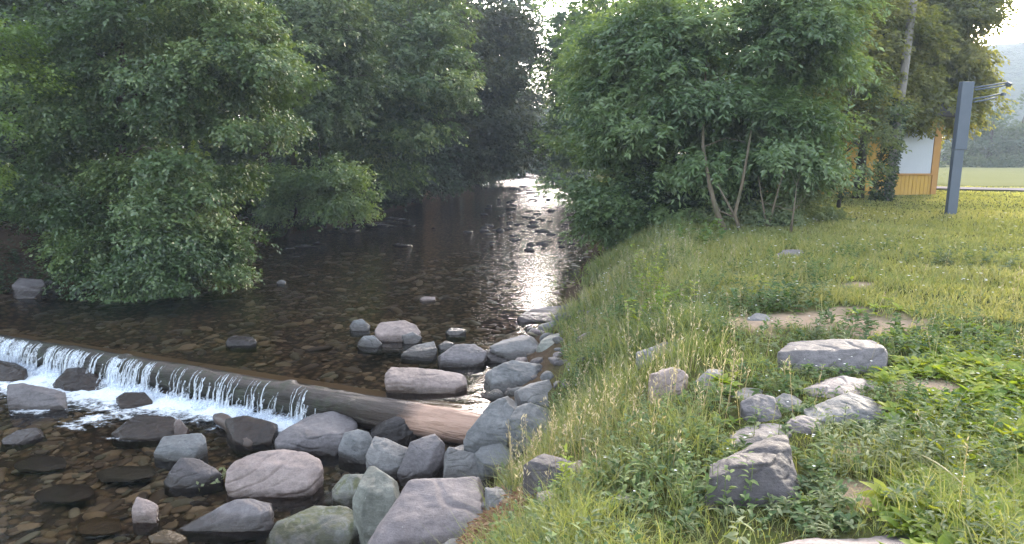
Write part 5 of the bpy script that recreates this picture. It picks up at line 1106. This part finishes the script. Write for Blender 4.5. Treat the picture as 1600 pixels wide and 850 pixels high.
plant('leafy_weed', 'dark green clump at the right end of the bare earth patch', 1350, 520, 'plant', .2, 20, 12, .1, .4, WEED_M, .22, 306, group=PG, tb=(.1, .6))
plant('leafy_weed', 'bright green weed heap left of the darkest purple stone', 1035, 775, 'plant', .3, 26, 14, .06, .4, WEED_M, .16, 307, group=PG, tb=(.6, 1))
plant('leafy_weed', 'lush dark grass green weed against the bright blue grey boulder', 905, 620, 'plant', .3, 22, 14, .09, .3, WEED_M, .16, 308, group=PG, tb=(.2, .7))
plant('dock_plant', 'tuft of upright yellow green dock leaves at the right edge', 1525, 720, 'plant', .3, 6, 9, .15, .3, LIME_M, .07, 309, 'rosette', group=PG, tb=(.5, 1), bend=.15)
plant('dock_plant', 'big yellow green leaf tuft at the far right edge beside the ground cover', 1592, 700, 'plant', .3, 6, 9, .15, .4, LIME_M, .08, 310, 'rosette', group=PG, tb=(.6, 1), bend=.2)
plant('dock_plant', 'broad leaf plant in the bottom right corner', 1575, 845, 'plant', .25, 7, 9, .12, .45, LIME_M, .1, 311, 'rosette', group=PG, tb=(.3, .8), bend=.3)
plant('feathery_weed', 'grey green feathery weed in the middle of the near right bank', 1420, 720, 'plant', .3, 14, 18, .1, .22, SAGE_M, .13, 312, group=PG, tb=(.3, .9))
plant('feathery_weed', 'grey green feathery weed below the peaked bluish stone', 1310, 720, 'plant', .28, 16, 16, .08, .25, SAGE_M, .16, 313, group=PG, tb=(.2, .8))
plant('leafy_weed', 'pale green upright weed near the small greyish stone by the largest slab', 885, 790, 'plant', .34, 4, 18, .08, .3, LIME_M, .05, 314, group=PG, tb=(.3, .9))
plant('leafy_weed', 'green weed tuft at the foot of the many stemmed ash', 1100, 378, 'plant', .45, 12, 14, .16, .45, WEED_M, .25, 315, group=PG, tb=(.5, 1))
plant('waterside_weed', 'yellowish weed with dark stems at the water below the overhanging shrub', 925, 432, 'plant', .45, 16, 12, .09, .35, LIME_M, .3, 316, group=PG, tb=(0, .6))
P = field_pts(900, 3, 20, 5, 46, 71, 1.0); P = P[on_bank(P, .8)]; g = np.random.default_rng(72); P = P[fbm(P[:, 0] * .9, P[:, 1] * .9, 0, 270, 3) > -.05]; n = len(P)
fz = terrain(P[:, 0], P[:, 1]) + g.uniform(.08, .2, n); K = 5; fa = np.tile(np.arange(K) * 1.2566, n) + np.repeat(g.uniform(0, 6, n), K)
fs = np.repeat(np.maximum(.008, .0018 * np.hypot(P[:, 0], P[:, 1])) * g.uniform(.7, 1.3, n), K)
V, Fc = leaf_cards(np.repeat(np.c_[P, fz], K, 0), unit(np.c_[np.cos(fa), np.sin(fa), np.full(n * K, .25)]), np.tile([0, 0, 1.], (n * K, 1)), fs, fs * .8)
t = NT('petals'); FLOWER_M = t.done(t.pbr((.75, .74, .68), .6))
tag(mobj('clover_flowers', npmesh('clover_flowers', V, Fc, [FLOWER_M])), kind='stuff')
# dry stem and leaf litter
a = hit(1545, 805); b = at_y(1425, 705, a[1] + .55); mb = MB(); mb.tube([a + (b - a) * u + np.array([0, 0, .05 * math.sin(3.14 * u)]) for u in np.linspace(0, 1, 10)], [.004] * 8 + [.003, .002], 6)
t = NT('straw'); STRAW_M = t.done(t.pbr((.5, .43, .25), .6))
tag(mb.build('dry_stalk', STRAW_M, None, True, loc=a), 'long straw coloured dry stalk arching over the near right weeds', 'stalk')
q = LIT; g = np.random.default_rng(33); n = 1500
x = q[0] + g.normal(0, .14, n); y = q[1] + g.normal(0, .15, n); z = terrain(x, y) + .01 + .04 * g.random(n) + .05 * np.exp(-((x - q[0]) ** 2 + (y - q[1]) ** 2) / .03)
V, Fc = leaf6(np.c_[x, y, z], unit(g.normal(0, 1, (n, 3)) * [1, 1, .35]), unit(g.normal(0, .6, (n, 3)) + [0, 0, 1]), g.uniform(.03, .08, n), g.uniform(.008, .02, n), .3, .35)
tag(mobj('leaf_litter', npmesh('leaf_litter', V, Fc, [LITTER_M], {'tint': ('FACE', np.repeat(g.random(n), 8))})), 'heap of dry reddish brown leaves beside the largest slab', 'leaf litter', kind='stuff')
# left bank undergrowth
g = np.random.default_rng(44); n = 5000; y = g.uniform(12, 42, n); x = xL(y) - g.random(n) ** 1.5 * 6 - .3
weed_stuff('left_bank_undergrowth', np.c_[x, y], g.uniform(.15, .5, n), 9, g.uniform(.09, .16, n), .45, DARKL_M, 45)

# ------------------------------------------------------------------ haze
t = NT('haze_air'); t.t.nodes.remove(t.out); t.out = t.n('ShaderNodeOutputMaterial')
pv = t.n('ShaderNodeVolumePrincipled'); pv.inputs['Color'].default_value = (.68, .8, 1, 1); pv.inputs['Density'].default_value = .00095; pv.inputs['Anisotropy'].default_value = .1
t.l(pv.outputs[0], t.out.inputs['Volume'])
mb = MB(); mb.box((55, 190, 29.0), (420, 470, 64)); hz_ = mb.build('haze', t.m); tag(hz_, kind='stuff')
